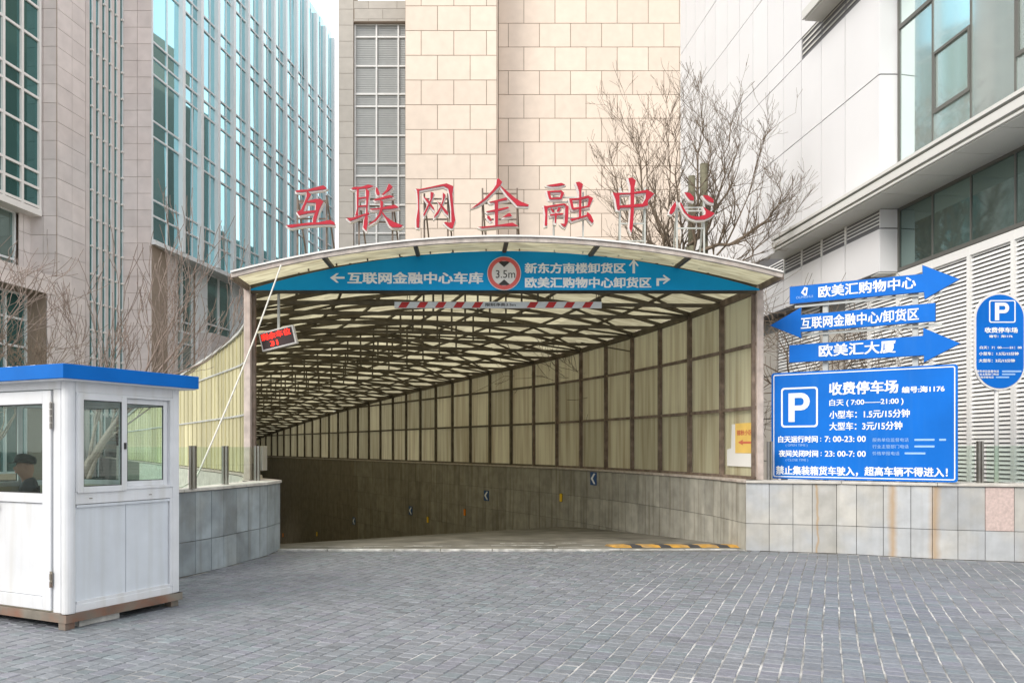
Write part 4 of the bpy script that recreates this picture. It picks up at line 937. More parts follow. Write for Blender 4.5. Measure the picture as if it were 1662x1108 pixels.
# ------------------------------------------------------------------ left stone block and glass tower
K = 1.2
def lp(a, Y, z): return Vector(((a + .13 * Y) * K, Y * K, 1.6 + (z - 1.6) * K))
def lz(z): return 1.6 + (z - 1.6) * K
LD = Vector((.13, 1, 0)).normalized(); LS = math.hypot(.13, 1) * K      # metres per unit of Y along the facade
def LFr(a, Y): p = lp(a, Y, 1.6); return (Vector((p.x, p.y, 0)), LD, Z, Vector((LD.y, -LD.x, 0)))
AB, AA, AP = -21.55, -22.9, -24.0
tw = thing('glass_tower', 'tall teal curtain wall tower with pale vertical fins, left of the cream building', 'building', lp(AB, 37.2, 0))
FT = LFr(AB, 37.2); Lt = (60.8 - 37.2) * LS; zb, zt = lz(11.2), lz(33)
mb = MB(); mb.fbox(FT, (0, zb, -9), (Lt, zt, -.12)); build('tower_core', mb, M['void'], tw)
fp = 1.76 * LS; f0 = (39.6 - 37.2) * LS - fp
ulist = [0.02, (38.05 - 37.2) * LS]; u = (38.7 - 37.2) * LS; k = 0
fins = [(38.6 - 37.2) * LS]
u = (39.6 - 37.2) * LS
fins = []
while u < Lt: fins.append(u); u += fp
cols = sorted(set([0.0, (38.4 - 37.2) * LS] + fins + [f + fp * .62 for f in fins if f + fp * .62 < Lt] + [Lt]))
zz = []
k = 0
while True:
    b_ = 12.33 + 3.67 * k
    if b_ > 33: break
    zz += [b_, b_ + .73] if k % 1 == 0 else []; zz.append(b_ + 2.9) if k % 2 == 1 else None; k += 1
zz = sorted([11.2] + zz + [33]); zz = [lz(z) for z in zz]
zvis = [z for z in zz if z < lz(27.5)] + [lz(33)]
cnt = 0
for ci, (ua, ub) in enumerate(zip(cols, cols[1:])):
    for za, zb_ in zip(zvis, zvis[1:]):
        if ub - ua < .2: continue
        O, U, V, W = FT; ty = random.gauss(0, .006); tx = random.gauss(0, .005)
        W2 = (W + U * ty + Z * tx).normalized(); U2 = Z.cross(W2).normalized(); V2 = W2.cross(U2)
        block('pane', M['glass_tower'], tw, O + U * ((ua + ub) / 2) + Z * ((za + zb_) / 2) - W * .03, U2, V2, W2, ub - ua - .04, zb_ - za - .04, .03)
for z_ in zvis[:-1]:
    mb = MB(); mb.fbox(FT, (0, z_ - .05, -.06), (Lt, z_ + .05, .07)); build('transom', mb, M['fin'], tw)
for u in cols:
    if u in fins:
        mb = MB(); mb.fbox(FT, (u - .17, lz(11.2), -.02), (u + .15, lz(32.5), .26)); build('fin', mb, M['fin'], tw)
        mb = MB(); mb.fbox(FT, (u + .17, lz(11.2), -.02), (u + .50, lz(32.5), .05)); build('mullion', mb, M['fin_dark'], tw)
    else:
        mb = MB(); mb.fbox(FT, (u - .035, lz(11.2), -.02), (u + .035, lz(32.5), .05)); build('mullion', mb, M['fin'], tw)
mb = MB(); mb.fbox(FT, (-.02, lz(11.2) - .25, -1.2), (Lt, lz(11.2), .2)); build('base_soffit', mb, M['fin'], tw)
# lower storeys beneath the tower
FU = LFr(AB - .55, 37.2)
st = thing('stone_building', 'pinkish grey stone office block with narrow fin windows at the left edge', 'building', lp(AA, 34, 0))
mb = MB(); mb.fbox(FU, (0, 0, -8), (Lt, lz(11.0), -.35)); build('lower_core', mb, M['void'], st)
Uy = lambda Y: (Y - 37.2) * LS
stone_grid(st, FU, Uy(37.2), Uy(39.9), 0, lz(11.0), .77 * K, 1.45 * K, M['stone_pink'], stagger=False, thick=.34)
for o_ in st.children: pass
def bay(F, ua, ub, za, zb_, mg, nu, zl, t, fm, depth=.05, nm='window'):
    w = MB(); w.fbox(F, (ua, za, -.33), (ub, zb_, -.25)); wo = build(nm, w, fm, t)
    for k in range(nu):
        a_ = ua + (ub - ua) * k / nu; b_ = ua + (ub - ua) * (k + 1) / nu
        for z0_, z1_ in zip(zl, zl[1:]):
            q = MB(); q.fbox(F, (a_ + .05, z0_ + .05, -.25), (b_ - .05, z1_ - .05, -.22)); build('pane', q, mg, wo)
    fr_ = MB()
    for k in range(nu + 1): x_ = ua + (ub - ua) * k / nu; fr_.fbox(F, (x_ - .05, za, -.24), (x_ + .05, zb_, -.22 + depth + .06))
    for z_ in zl: fr_.fbox(F, (ua, z_ - .05, -.235), (ub, z_ + .05, -.22 + depth + .04))
    build('window_frame', fr_, M['fin'], wo)
    return wo
zl = [lz(z) for z in (2.0, 5.2, 6.9, 7.5, 8.0, 11.0)]
bay(FU, Uy(39.95), Uy(42.0), zl[0], zl[-1], M['glass_mid'], 2, zl, st, M['void'])
stone_grid(st, FU, Uy(42.06), Uy(43.3), 0, lz(11.0), 3.1 * K, 1.3 * K, M['fin'], stagger=False, thick=.02, name='column_panel')
mb = MB(); mb.fbox(FU, (Uy(42.06), 0, -.3), (Uy(43.3), lz(11), 0)); build('column_core', mb, M['core'], st)
bay(FU, Uy(43.35), Uy(46.2), zl[0], zl[-1], M['glass_mid'], 2, [lz(2), lz(5.2), lz(7.6), lz(8.3), lz(11)], st, M['void'])
mb = MB(); mb.fbox(FU, (Uy(46.25), 0, -.3), (Uy(47.6), lz(11), .02)); build('column_core', mb, M['fin'], st)
bay(FU, Uy(47.65), Uy(53), zl[0], zl[-1], M['glass_mid'], 4, [lz(2), lz(5.2), lz(7.6), lz(8.3), lz(11)], st, M['void'])
mb = MB(); mb.fbox(FU, (Uy(42.3), 0, 0), (Uy(45.4), lz(7.6), .9)); build('annex_core', mb, M['core'], st)
F_ = (FU[0] + FU[3] * .9, FU[1], Z, FU[3]); stone_grid(st, F_, Uy(42.3), Uy(45.4), 0, lz(7.62), .77 * K, 1.2 * K, M['stone_pink'], stagger=False)
pA = FU[0] + FU[1] * Uy(42.3); F_ = (pA, FU[3], Z, -FU[1]); stone_grid(st, F_, 0, .93, 0, lz(7.62), .77 * K, .95, M['stone_pink'], stagger=False)
# frontal face of the tower pier
pl_ = lp(AA, 37.2, 0).x; pr_ = lp(AB, 37.2, 0).x
Yp = 37.2 * K
mb = MB(); mb.box((pl_ - 3, Yp, 0), (pr_, Yp + 2, lz(33))); build('pier_core', mb, M['core'], st)
stone_grid(st, FR((0, Yp, 0), X1), pl_, pr_ - .02, 0, lz(26), .77 * K, (pr_ - pl_) / 2 + .001, M['stone_pink'], phase=pl_, stagger=False)
# receding side face with the fin windows
FA = LFr(AA, 32.8); La = (37.2 - 32.8) * LS
mb = MB(); mb.fbox(FA, (0, 0, -6), (La, lz(33), -.3)); build('side_core', mb, M['void'], st)
stone_grid(st, FA, 0, 1.72 * LS, 0, lz(26), .77 * K, .87 * LS, M['stone_pink'], stagger=False, thick=.04)
mb = MB(); mb.fbox(FA, (0, 0, -.3), (1.72 * LS, lz(33), 0)); build('side_core', mb, M['core'], st)
ws = 1.78 * LS; we = 4.36 * LS; nw = 6; pw_ = (we - ws) / nw
for k in range(nw):
    a_ = ws + pw_ * k
    z = 0; row = []
    wmb = MB(); wmb.fbox(FA, (a_ + pw_ * .60, 0, -.1), (a_ + pw_, lz(33), -.01)); w = build('fin_window', wmb, M['glass_dark'], st)
    f2 = MB(); f2.fbox(FA, (a_, 0, -.25), (a_ + pw_ * .60, lz(33), .0)); build('stone_rib', f2, M['stone_pink'], st)
    f2 = MB(); f2.fbox(FA, (a_ + pw_ * .90, 0, -.1), (a_ + pw_ * .98, lz(33), .05)); build('fin', f2, M['fin'], w)
    f3 = MB(); z = 3.
    while z < 33: f3.fbox(FA, (a_ + pw_ * .72, lz(z), -.1), (a_ + pw_ * 1.0, lz(z) + .1, .10)); z += 1.22
    props(build('bracket', f3, M['letter_edge'], w), kind='stuff')
# near frontal return and the curtain bay
pn = lp(AP, 32.8, 0).x; pm = lp(AA, 32.8, 0).x; Yn = 32.8 * K
mb = MB(); mb.box((pn - 6, Yn, 0), (pm, Yn + 3, lz(33))); build('front_core', mb, M['core'], st)
stone_grid(st, FR((0, Yn, 0), X1), pn, pm - .02, lz(8.6), lz(26), .77 * K, (pm - pn) / 2 + .001, M['stone_pink'], phase=pn, stagger=False)
FN = LFr(AP, 24.0); Ln = (32.8 - 24.0) * LS
mb = MB(); mb.fbox(FN, (0, lz(8.3), -5), (Ln, lz(33), -.3)); build('bay_core', mb, M['core'], st)
bay(FN, Uy(37.2) + 1.0 * LS, Ln - .7 * LS, lz(8.6), lz(11.0), M['glass_mid'], 5, [lz(8.6), lz(9.1), lz(11.0)], st, M['void'])
stone_grid(st, FN, Ln - .65 * LS, Ln, lz(8.6), lz(11.2), .77 * K, .7 * LS, M['stone_pink'], stagger=False, thick=.04)
cbx = thing('curtain_bay', 'dark green glazed bay with thick white frames projecting at the left edge', 'bay window', lp(AP, 30, 11))
FC = (FN[0] + FN[3] * .55, FN[1], Z, FN[3]); Lc = Ln - .08 * LS
mb = MB(); mb.fbox(FC, (0, lz(11.25), -.9), (Lc, lz(33), -.1)); build('bay_core', mb, M['void'], cbx)
zc = [lz(11.35)]
z = 12.1
for k in range(6): zc += [lz(z), lz(z + .65)] + ([lz(z + 2.35)]); z += 3.67
zc = [q for q in zc if q < lz(28)] + [lz(33)]; nu = 9; cu_ = [Lc * k / nu for k in range(nu + 1)]
for ua, ub in zip(cu_, cu_[1:]):
    if ub < 2.4 * LS: continue
    for za, zb_ in zip(zc, zc[1:]): block('pane', M['glass_dark'], cbx, FC[0] + FC[1] * ((ua + ub) / 2) + Z * ((za + zb_) / 2) - FC[3] * .05, FC[1], Z, FC[3], ub - ua - .04, zb_ - za - .04, .03)
for z_ in zc[:-1]: mb = MB(); mb.fbox(FC, (0, z_ - .06, -.05), (Lc, z_ + .06, .06)); build('transom', mb, M['letter_edge'], cbx)
for u in cu_: mb = MB(); mb.fbox(FC, (u - .07, lz(11.25), -.04), (u + .07, lz(33), .09)); build('mullion', mb, M['letter_edge'], cbx)
mb = MB(); mb.fbox(FC, (0, lz(11.0), -.9), (Lc + .08, lz(11.25), .1)); build('sill', mb, M['letter_edge'], cbx)
# lower block with the big dark window
FD = LFr(AA, 24.0); Ld = (32.8 - 24.0) * LS
mb = MB(); mb.fbox(FD, (0, lz(7.75), -3), (Ld, lz(8.55), -.04)); mb.fbox(FD, (Ld - .6 * LS, 0, -3), (Ld, lz(7.75), -.04)); mb.fbox(FD, (0, 0, -3), (1.5 * LS, lz(7.75), -.04)); build('podium_core', mb, M['core'], st)
stone_grid(st, FD, 0, Ld, lz(7.75), lz(8.55), .8 * K, 1.3 * K, M['stone_pink'], stagger=False, thick=.04)
stone_grid(st, FD, Ld - .6 * LS, Ld, 0, lz(7.75), .77 * K, .7 * LS, M['stone_pink'], stagger=False, thick=.04)
bay((FD[0] - FD[3] * .9, FD[1], Z, FD[3]), 1.5 * LS, Ld - .62 * LS, .4, lz(7.7), M['glass_dark'], 6, [.4, lz(3.2), lz(5.6), lz(6.7), lz(7.7)], st, M['void'])

# office block further along, seen only as the dark band mirrored in the tower glass
ob = thing('office_block', 'dark office block standing behind the white building', 'building', (60, 110, 0))
mb = MB(); mb.box((38, 70, 0), (70, 132, 60)); mb.box((38, 132.2, 0), (70, 200, 41)); build('wall_slab', mb, M['office'], ob)
gm = MB()
for z in range(3, 37, 4):
    for y in range(73, 188, 6): gm.box((37.9, y, z), (38, y + 4, z + 2.4))
props(build('window_field', gm, M['void'], ob), kind='stuff')

for (x0, x1, y0, h) in ((-60, -8, -48, 21), (2, 60, -55, 26)):  # unseen blocks behind the camera, added to be mirrored in the booth glass
    sb_ = thing('reflection_block', ('wider' if x0 > 0 else 'lower') + ' unseen office block across the street, added for the window glass to mirror', 'building', ((x0 + x1) / 2, y0, 0), group='unseen blocks added for reflections')
    mb = MB(); mb.box((x0, y0 - 20, 0), (x1, y0, h)); build('wall_slab', mb, M['stone_pink'], sb_)
    gm = MB(); z = 3
    while z < h - 2:
        x = x0 + 2
        while x < x1 - 3: gm.box((x, y0, z), (x + 2.6, y0 + .1, z + 1.9)); x += 4
        z += 3.6
    props(build('window_field', gm, M['glass_dark'], sb_), kind='stuff')

# ------------------------------------------------------------------ white panelled building on the right
wb = thing('white_building', 'white metal panelled building with louvres and green glass along the right side', 'building', (7.5, 18, 0))
RD = Vector((-.108, 1, 0)).normalized(); RS = math.hypot(.108, 1)
def rx(off, Y): return off - .108 * Y
def RFr(off): return (Vector((off, 0, 0)), RD, Z, Vector((-RD.y, RD.x, 0)))   # u = Y*RS, W points to the street (-x)
FPn, FGl = RFr(9.35), RFr(9.74)
ur = lambda Y: Y * RS
mb = MB(); mb.fbox(FPn, (ur(16.5), 5.22, -3), (ur(29.4), 24, -.03)); build('panel_core', mb, M['core_grey'], wb)
cy = [16.5, 17.85, 18.93] + [19.93 + .98 * k for k in range(12)]; cy = [y for y in cy if y < 29.2] + [29.4]
rows_ = [(5.2, 6.1), (6.8, 9.27), (9.27, 11.2), (11.75, 14.0), (14.0, 15.95), (15.95, 18.2), (18.2, 21.), (21., 24.)]
def panel(F, u0, u1, z0, z1, m, t, w=.03, gap=.026, name='panel'):
    block(name, m, t, F[0] + F[1] * ((u0 + u1) / 2) + Z * ((z0 + z1) / 2) + F[3] * (-w / 2 + random.uniform(-.002, .002)), F[1], Z, F[3], u1 - u0 - gap, z1 - z0 - gap, w)
for ya, yb in zip(cy, cy[1:]):
    for z0, z1 in rows_: panel(FPn, ur(ya), ur(yb), z0, z1, M['white_panel'], wb)
# end face of the panelled volume (looks at the street corner)
FE_ = FR((rx(9.35, 16.5), 16.5, 0), (1, -.0, 0)); wE = .39
for z0, z1 in ((5.2, 6.1), (6.1, 6.5), (6.8, 9.27), (9.27, 14.0), (14., 19.), (19., 24.)): panel((FE_[0], FE_[1], Z, FE_[3]), 0, wE, z0, z1, M['white_panel'], wb)
mb = MB(); mb.box((rx(9.35, 16.5), 16.5, 5.18), (rx(9.35, 16.5) + 1.2, 16.9, 5.2)); build('underside', mb, M['soffit'], wb)
# narrow louvre strips
def slats(F, u0, u1, z0, z1, pitch, t, m=M['slat'], w=-.02, d=.05, th=.012):
    mb = MB(); z = z0 + pitch * .4
    while z < z1 - th:
        O, U, V, W = F; P = lambda u, v, ww: O + U * u + Z * v + W * ww; hh = pitch * .80
        mb.hexa([P(u0, z, w + .012), P(u1, z, w + .012), P(u1, z + hh, w - .022), P(u0, z + hh, w - .022), P(u0, z + th, w), P(u1, z + th, w), P(u1, z + hh, w - .034), P(u0, z + hh, w - .034)][:8]); z += pitch
    return props(build('louver_slats', mb, m, t), kind='stuff')
mb = MB(); mb.fbox(FPn, (ur(16.5), 6.1, -.3), (ur(29.3), 6.5, -.12)); mb.fbox(FPn, (ur(16.5), 11.2, -.3), (ur(29.3), 11.75, -.12)); build('strip_void', mb, M['void'], wb)
for ya, yb in zip(cy[:6], cy[1:7]):
    slats(FPn, ur(ya) + .03, ur(yb) - .03, 6.15, 6.5, .075, wb)
    mb = MB(); mb.fbox(FPn, (ur(yb) - .03, 6.1, -.1), (ur(yb) + .03, 6.5, .0)); build('strip_mullion', mb, M['slat'], wb)
for ya, yb in zip(cy[:-1], cy[1:]):
    if ya < 19.5: slats(FPn, ur(ya) + .03, ur(yb) - .03, 11.25, 11.75, .13, wb, m=M['canopy'])
    else: panel(FPn, ur(ya), ur(yb), 11.2, 11.75, M['white_panel'], wb)
# glass wall above the street canopy
mb = MB(); mb.fbox(FGl, (ur(7), 5.25, -4), (ur(16.6), 24, -.12)); build('glass_core', mb, M['void'], wb)
gy = [16.46 - 1.08 * k for k in range(9)]
for k, (yb, ya) in enumerate(zip(gy, gy[1:])):
    tt = 10.2 if k != 1 else 10.2
    for z0, z1 in ((6.78, 10.2), (10.2, 13.5), (13.5, 17.), (17., 24.)):
        W2 = (FGl[3] + RD * random.gauss(0, .006) + Z * random.gauss(0, .004)).normalized(); U2 = -W2.cross(Z).normalized(); V2 = Z
        block('pane', M['glass_clear'], wb, FGl[0] + FGl[1] * ((ur(ya) + ur(yb)) / 2) + Z * ((z0 + z1) / 2) - FGl[3] * .02, U2, V2, W2, ur(yb) - ur(ya) - .03, z1 - z0 - .03, .03)
    for z0, z1 in ((5.25, 6.5),):
        block('pane', M['glass_mid'], wb, FGl[0] + FGl[1] * ((ur(ya) + ur(yb)) / 2) + Z * ((z0 + z1) / 2) - FGl[3] * .02, RD, Z, FGl[3], ur(yb) - ur(ya) - .04, z1 - z0 - .03, .03)
    mb = MB(); mb.fbox(FGl, (ur(ya) - .018, 5.25, -.03), (ur(ya) + .018, 24, .012)); build('mullion', mb, M['frame_dark'], wb)
mb = MB(); mb.fbox(FGl, (ur(7), 5.2, -.03), (ur(16.5), 5.27, .02)); build('sill_frame', mb, M['frame_dark'], wb)
mb = MB(); mb.fbox(FGl, (ur(7), 6.44, -.03), (ur(16.5), 6.5, .02)); build('head_frame', mb, M['frame_dark'], wb)
mb = MB(); mb.fbox(FGl, (ur(16.44), 5.25, -.03), (ur(16.5), 24, .02)); build('corner_frame', mb, M['frame_dark'], wb)
for (ya, yb, z0, z1) in ((14.28, 15.36, 7.96, 9.13), (12.1, 13.2, 8.0, 9.2)):   # opening lights
    mb = MB(); a_, b_ = ur(ya), ur(yb)
    for q in ((a_ + .02, z0, a_ + .07, z1), (b_ - .07, z0, b_ - .02, z1), (a_ + .07, z0, b_ - .07, z0 + .07), (a_ + .07, z1 - .05, b_ - .07, z1)): mb.fbox(FGl, (q[0], q[1], 0), (q[2], q[3], .035))
    build('opening_frame', mb, M['frame_dark'], wb)
mb = MB(); mb.fbox(FGl, (ur(15.38), 10.16, 0), (ur(16.44), 10.24, .03)); build('transom', mb, M['frame_dark'], wb)
# street canopy
u0, u1 = ur(7), ur(20.3)
mb = MB(); mb.fbox(FGl, (u0, 6.52, .0), (u1, 6.78, .93)); build('street_canopy', mb, M['canopy'], wb)
mb = MB(); mb.fbox(FGl, (u0, 6.60, .93), (u1 + .03, 6.74, 1.0)); mb.fbox(FGl, (u0, 6.52, .93), (u1 + .02, 6.56, .97)); mb.fbox(FGl, (u0, 6.78, .55), (u1, 6.84, 1.03)); build('canopy_edge', mb, M['soffit'], wb)
y = 7.
while y < 20: 
    panel((FGl[0] + Z * 0, FGl[1], Z, FGl[3]), 0, 1, 0, 1, M['soffit'], wb) if False else None
    block('soffit_panel', M['soffit'], wb, FGl[0] + FGl[1] * (ur(y) + .54) + Z * 6.508 + FGl[3] * .47, RD, FGl[3], Z, 1.06, .90, .02); y += 1.08 / RS
# upper canopy
mb = MB(); mb.fbox(FPn, (ur(8), 11.62, .0), (ur(18.9), 11.9, .42)); build('upper_canopy', mb, M['canopy'], wb)
mb = MB(); mb.fbox(FPn, (ur(8), 11.66, .42), (ur(18.95), 11.86, .47)); build('canopy_edge', mb, M['soffit'], wb)
# louvred wall below
mb = MB(); mb.fbox(FGl, (ur(7), 0, -3), (ur(30.4), 5.2, -.12)); build('louver_void', mb, M['louver_back'], wb)
ly = [18.66 - 1.08 * k for k in range(11)]
for yb, ya in zip(ly, ly[1:]):
    slats(FGl, ur(ya) + .04, ur(yb) - .04, .9, 5.02, .075, wb, d=.055, th=.016)
    mb = MB(); mb.fbox(FGl, (ur(ya) - .04, .0, -.06), (ur(ya) + .04, 5.18, .03)); build('louver_post', mb, M['slat'], wb)
mb = MB(); mb.fbox(FGl, (ur(7), 5.02, -.06), (ur(18.66), 5.18, .025)); build('louver_head', mb, M['slat'], wb)
for ya, yb in ((18.7, 19.8), (22.2, 23.4), (25.8, 27.)):
    for z0 in (0, 1.2, 2.4, 3.6): panel(FGl, ur(ya), ur(yb), z0, z0 + 1.2, M['stone_grey'], wb, w=.05)
for ya, yb in ((19.85, 22.15), (23.45, 25.75), (27.05, 30.3)): slats(FGl, ur(ya), ur(yb), .5, 5.1, .085, wb)
for yy, zz_ in ((16.5, 1.085),): pass

# ------------------------------------------------------------------ guard booth
BC = Vector((-3.89, 7.0, 0)); er = Vector((.43, .9, 0)).normalized(); el = Vector((-.9, .43, 0)).normalized()
bt = thing('guard_booth', 'white guard booth with a flat blue roof standing on a rusty frame', 'booth', BC)
WR, WL = 1.22, 1.62; z0b, z1b = .135, 2.2
FRt = (BC, er, Z, Vector((er.y, -er.x, 0)))            # right face: u along er, W outwards
FLf = (BC, el, Z, Vector((-el.y, el.x, 0)))            # left (door) face
FBk = (BC + el * WL, er, Z, Vector((-er.y, er.x, 0)))  # far left face
FBr = (BC + er * WR, el, Z, Vector((el.y, -el.x, 0)))  # rear face
def fb(name, F, a, b, m, parent=None, bev=None):
    mb = MB(); mb.fbox(F, a, b); return build(name, mb, m, parent or bt, bevel=bev)
# corner posts
def cpost(p, r=.055):
    mb = MB(); mb.tube([p + Z * z0b, p + Z * z1b], r, 16); build('corner_post', mb, M['booth'], bt, smooth=False)
for p in (BC + er * .05 + el * .05,): cpost(p, .055)
for p in (BC + er * (WR - .04) + el * .04, BC + er * .04 + el * (WL - .04), BC + er * (WR - .04) + el * (WL - .04)):
    mb = MB(); mb.fbox((p, er, Z, FRt[3]), (-.04, z0b, -.04), (.04, z1b, .04)); build('corner_post', mb, M['booth'], bt, bevel=.008)
# right face
fb('lower_rail', FRt, (.09, z0b, -.05), (WR - .08, .205, -.004), M['booth'], bev=.005)
fb('mid_rail', FRt, (.09, 1.09, -.05), (WR - .08, 1.20, -.006), M['booth'], bev=.005)
fb('head_rail', FRt, (.09, 2.085, -.05), (WR - .08, z1b, -.006), M['booth'], bev=.005)
for (a_, b_) in ((.095, .615), (.62, WR - .115)):
    fb('infill_panel', FRt, (a_, .21, -.045), (b_, 1.085, -.028), M['booth_panel'], bev=.003)
fb('panel_backing', FRt, (.09, .2, -.06), (WR - .08, 1.1, -.046), M['grime'])
fb('side_stile', FRt, (WR - .11, .205, -.05), (WR - .08, 1.09, -.002), M['booth'], bev=.004)
fb('panel_bead', FRt, (.1, 1.062, -.03), (WR - .11, 1.085, -.01), M['booth_panel'])
fb('panel_bead', FRt, (.1, .205, -.03), (WR - .11, .232, -.008), M['booth'])
def sash(F, u0, u1, z0, z1, w0, w1, fw, parent=None, name='sash', m='booth'):
    mb = MB()
    for q in ((u0, z0, u0 + fw, z1), (u1 - fw, z0, u1, z1), (u0 + fw, z0, u1 - fw, z0 + fw), (u0 + fw, z1 - fw, u1 - fw, z1)): mb.fbox(F, (q[0], q[1], w0), (q[2], q[3], w1))
    s_ = build(name, mb, M[m], parent or bt, bevel=.004)
    mb = MB(); wm = (w0 + w1) / 2; mb.fbox(F, (u0 + fw, z0 + fw, wm - .003), (u1 - fw, z1 - fw, wm + .003)); build('glass', mb, M['glass'], s_)
    mb = MB(); g_ = .007
    for q in ((u0 + fw, z0 + fw, u0 + fw + g_, z1 - fw), (u1 - fw - g_, z0 + fw, u1 - fw, z1 - fw), (u0 + fw + g_, z0 + fw, u1 - fw - g_, z0 + fw + g_), (u0 + fw + g_, z1 - fw - g_, u1 - fw - g_, z1 - fw)): mb.fbox(F, (q[0], q[1], wm + .004), (q[2], q[3], w1 - .006))
    build('gasket', mb, M['rubber'], s_)
    return s_
wf = MB()
for q in ((.09, 1.2, .12, 2.085), (WR - .115, 1.2, WR - .08, 2.085), (.12, 1.2, WR - .115, 1.225), (.12, 2.06, WR - .115, 2.085)): wf.fbox(FRt, (q[0], q[1], -.06), (q[2], q[3], .004))
wo = build('window', wf, M['booth'], bt, bevel=.003)
sash(FRt, .10, .60, 1.19, 2.075, -.028, .012, .055, wo)
sash(FRt, .585, WR - .118, 1.225, 2.06, -.058, -.03, .05, wo)
fb('latch', FRt, (.565, 1.58, .012), (.585, 1.64, .024), M['rubber'], wo)
for u in (.22, .86): fb('drain_slot', FRt, (u, 1.135, -.006), (u + .03, 1.142, -.003), M['grime'], bt)
# left face: door
fb('door_head', FLf, (.09, 2.11, -.05), (WL - .08, z1b, -.006), M['booth'], bev=.004)
fb('door_jamb', FLf, (.10, z0b, -.05), (.20, 2.11, -.012), M['booth'], bev=.004)
fb('hinge_gap', FLf, (.196, z0b, -.05), (.216, 2.11, -.03), M['grime'])
fb('door_jamb', FLf, (1.16, z0b, -.05), (WL - .08, 2.11, -.012), M['booth'], bev=.004)
dmb = MB(); du0, du1 = .212, 1.15
for q in ((du0, .15, du0 + .115, 2.10), (du1 - .115, .15, du1, 2.10), (du0 + .115, 1.985, du1 - .115, 2.10), (du0 + .115, 1.10, du1 - .115, 1.185), (du0 + .115, .15, du1 - .115, .265)): dmb.fbox(FLf, (q[0], q[1], -.05), (q[2], q[3], .004))
door = build('door', dmb, M['booth'], bt, bevel=.004)
fb('door_panel', FLf, (du0 + .12, .27, -.04), (du1 - .12, 1.095, -.014), M['booth'], door)
fb('glass', FLf, (du0 + .118, 1.188, -.028), (du1 - .118, 1.982, -.022), M['glass'], door)
mb = MB()
for q in ((du0 + .115, 1.185, du0 + .124, 1.985), (du1 - .124, 1.185, du1 - .115, 1.985), (du0 + .124, 1.976, du1 - .124, 1.985), (du0 + .124, 1.185, du1 - .124, 1.194)): mb.fbox(FLf, (q[0], q[1], -.02), (q[2], q[3], -.004))
build('gasket', mb, M['rubber'], door)
for za, zb_ in ((1.76, 2.0), (.36, .50)):
    mb = MB()
    for k in range(4 if zb_ > 1 else 2):
        z_ = za + (zb_ - za) / (4 if zb_ > 1 else 2) * k; mb.tube([FLf[0] + FLf[1] * .204 + Z * z_ + FLf[3] * .012, FLf[0] + FLf[1] * .204 + Z * (z_ + .05) + FLf[3] * .012], .009, 8)
    mb.fbox(FLf, (.19, za, .0), (.222, zb_, .006)); build('hinge', mb, M['base_rust'] if zb_ < 1 else M['stainless'], door)
mb = MB(); mb.fbox(FLf, (1.06, .98, .004), (1.10, 1.16, .014)); mb.fbox(FLf, (.95, 1.06, .03), (1.09, 1.08, .045)); build('handle', mb, M['stainless'], door)
# rear faces with windows
for F, Lw in ((FBr, WL), (FBk, WR)):
    fb('rear_panel', F, (.08, z0b, -.05), (Lw - .08, 1.2, -.01), M['booth_in'])
    fb('head_rail', F, (.08, 2.06, -.05), (Lw - .08, z1b, -.01), M['booth'])
    sash(F, .08, Lw / 2 + .02, 1.2, 2.06, -.05, -.02, .05, bt, 'rear_window'); sash(F, Lw / 2 - .02, Lw - .08, 1.2, 2.06, -.03, -.0, .05, bt, 'rear_window')
mb = MB(); mb.fbox((BC, er, el, -Z), (0.02, .02, -z0b - .03), (WR - .02, WL - .02, -z0b + .0)); build('floor_plate', mb, M['booth_in'], bt)
# roof
mb = MB(); mb.fbox((BC, er, el, -Z), (-.12, -.12, -2.315), (WR + .14, WL + .14, -2.19)); build('roof', mb, M['blue_roof'], bt, bevel=.004)
mb = MB(); mb.fbox((BC, er, el, -Z), (-.10, -.10, -2.192), (WR + .12, WL + .12, -2.178)); build('ceiling', mb, M['booth'], bt)
# base frame and feet
for F, Lw in ((FRt, WR), (FLf, WL), (FBr, WL), (FBk, WR)): fb('base_beam', F, (-.02, .062, -.07), (Lw + .02, .134, .022), M['base_rust'])
for p, s_ in ((BC + er * .03 + el * .04, .0), (BC + er * (WR - .05) + el * .05, 0), (BC + er * .05 + el * (WL - .1), 0), (BC + er * (WR - .05) + el * (WL - .1), 0)):
    mb = MB(); mb.fbox((p, er, Z, FRt[3]), (-.045, 0, -.05), (.045, .062, .04)); build('foot', mb, M['base_rust'], bt)
fb('packing_block', FRt, (.14, .0, -.16), (.55, .058, -.03), M['kerb'])
# things in and on the booth
pb = thing('plastic_wrap', 'crumpled white plastic sheet lying on the blue booth roof', 'plastic sheet', BC + el * .8 + Z * 2.32)
mb = MB(); nxg, nyg = 16, 8
for j in range(nyg + 1):
    for i in range(nxg + 1):
        p = BC + el * (.42 + 1.0 * i / nxg) + er * (-.02 + .4 * j / nyg); edge = min(i, nxg - i, j, nyg - j)
        mb.v.append((p.x, p.y, 2.318 + (0 if edge == 0 else .012 + .03 * abs(mnoise.noise(Vector((i * .5, j * .7, 1)))))))
for j in range(nyg):
    for i in range(nxg): a_ = j * (nxg + 1) + i; mb.f.append((a_, a_ + 1, a_ + nxg + 2, a_ + nxg + 1))
build('sheet', mb, M['plastic'], pb, smooth=True)
wp = BC + el * 1.06 - er * .06
mb = MB(); mb.fbox((wp, el, Z, FLf[3]), (-.05, 1.0, .0), (.06, 1.26, .03)); mb.fbox((wp, el, Z, FLf[3]), (-.01, .0, .0), (.03, 1.0, .02))
props(build('wooden_board', mb, M['wood'], None), 'pale wooden board on a stick leaning by the booth door', 'board')
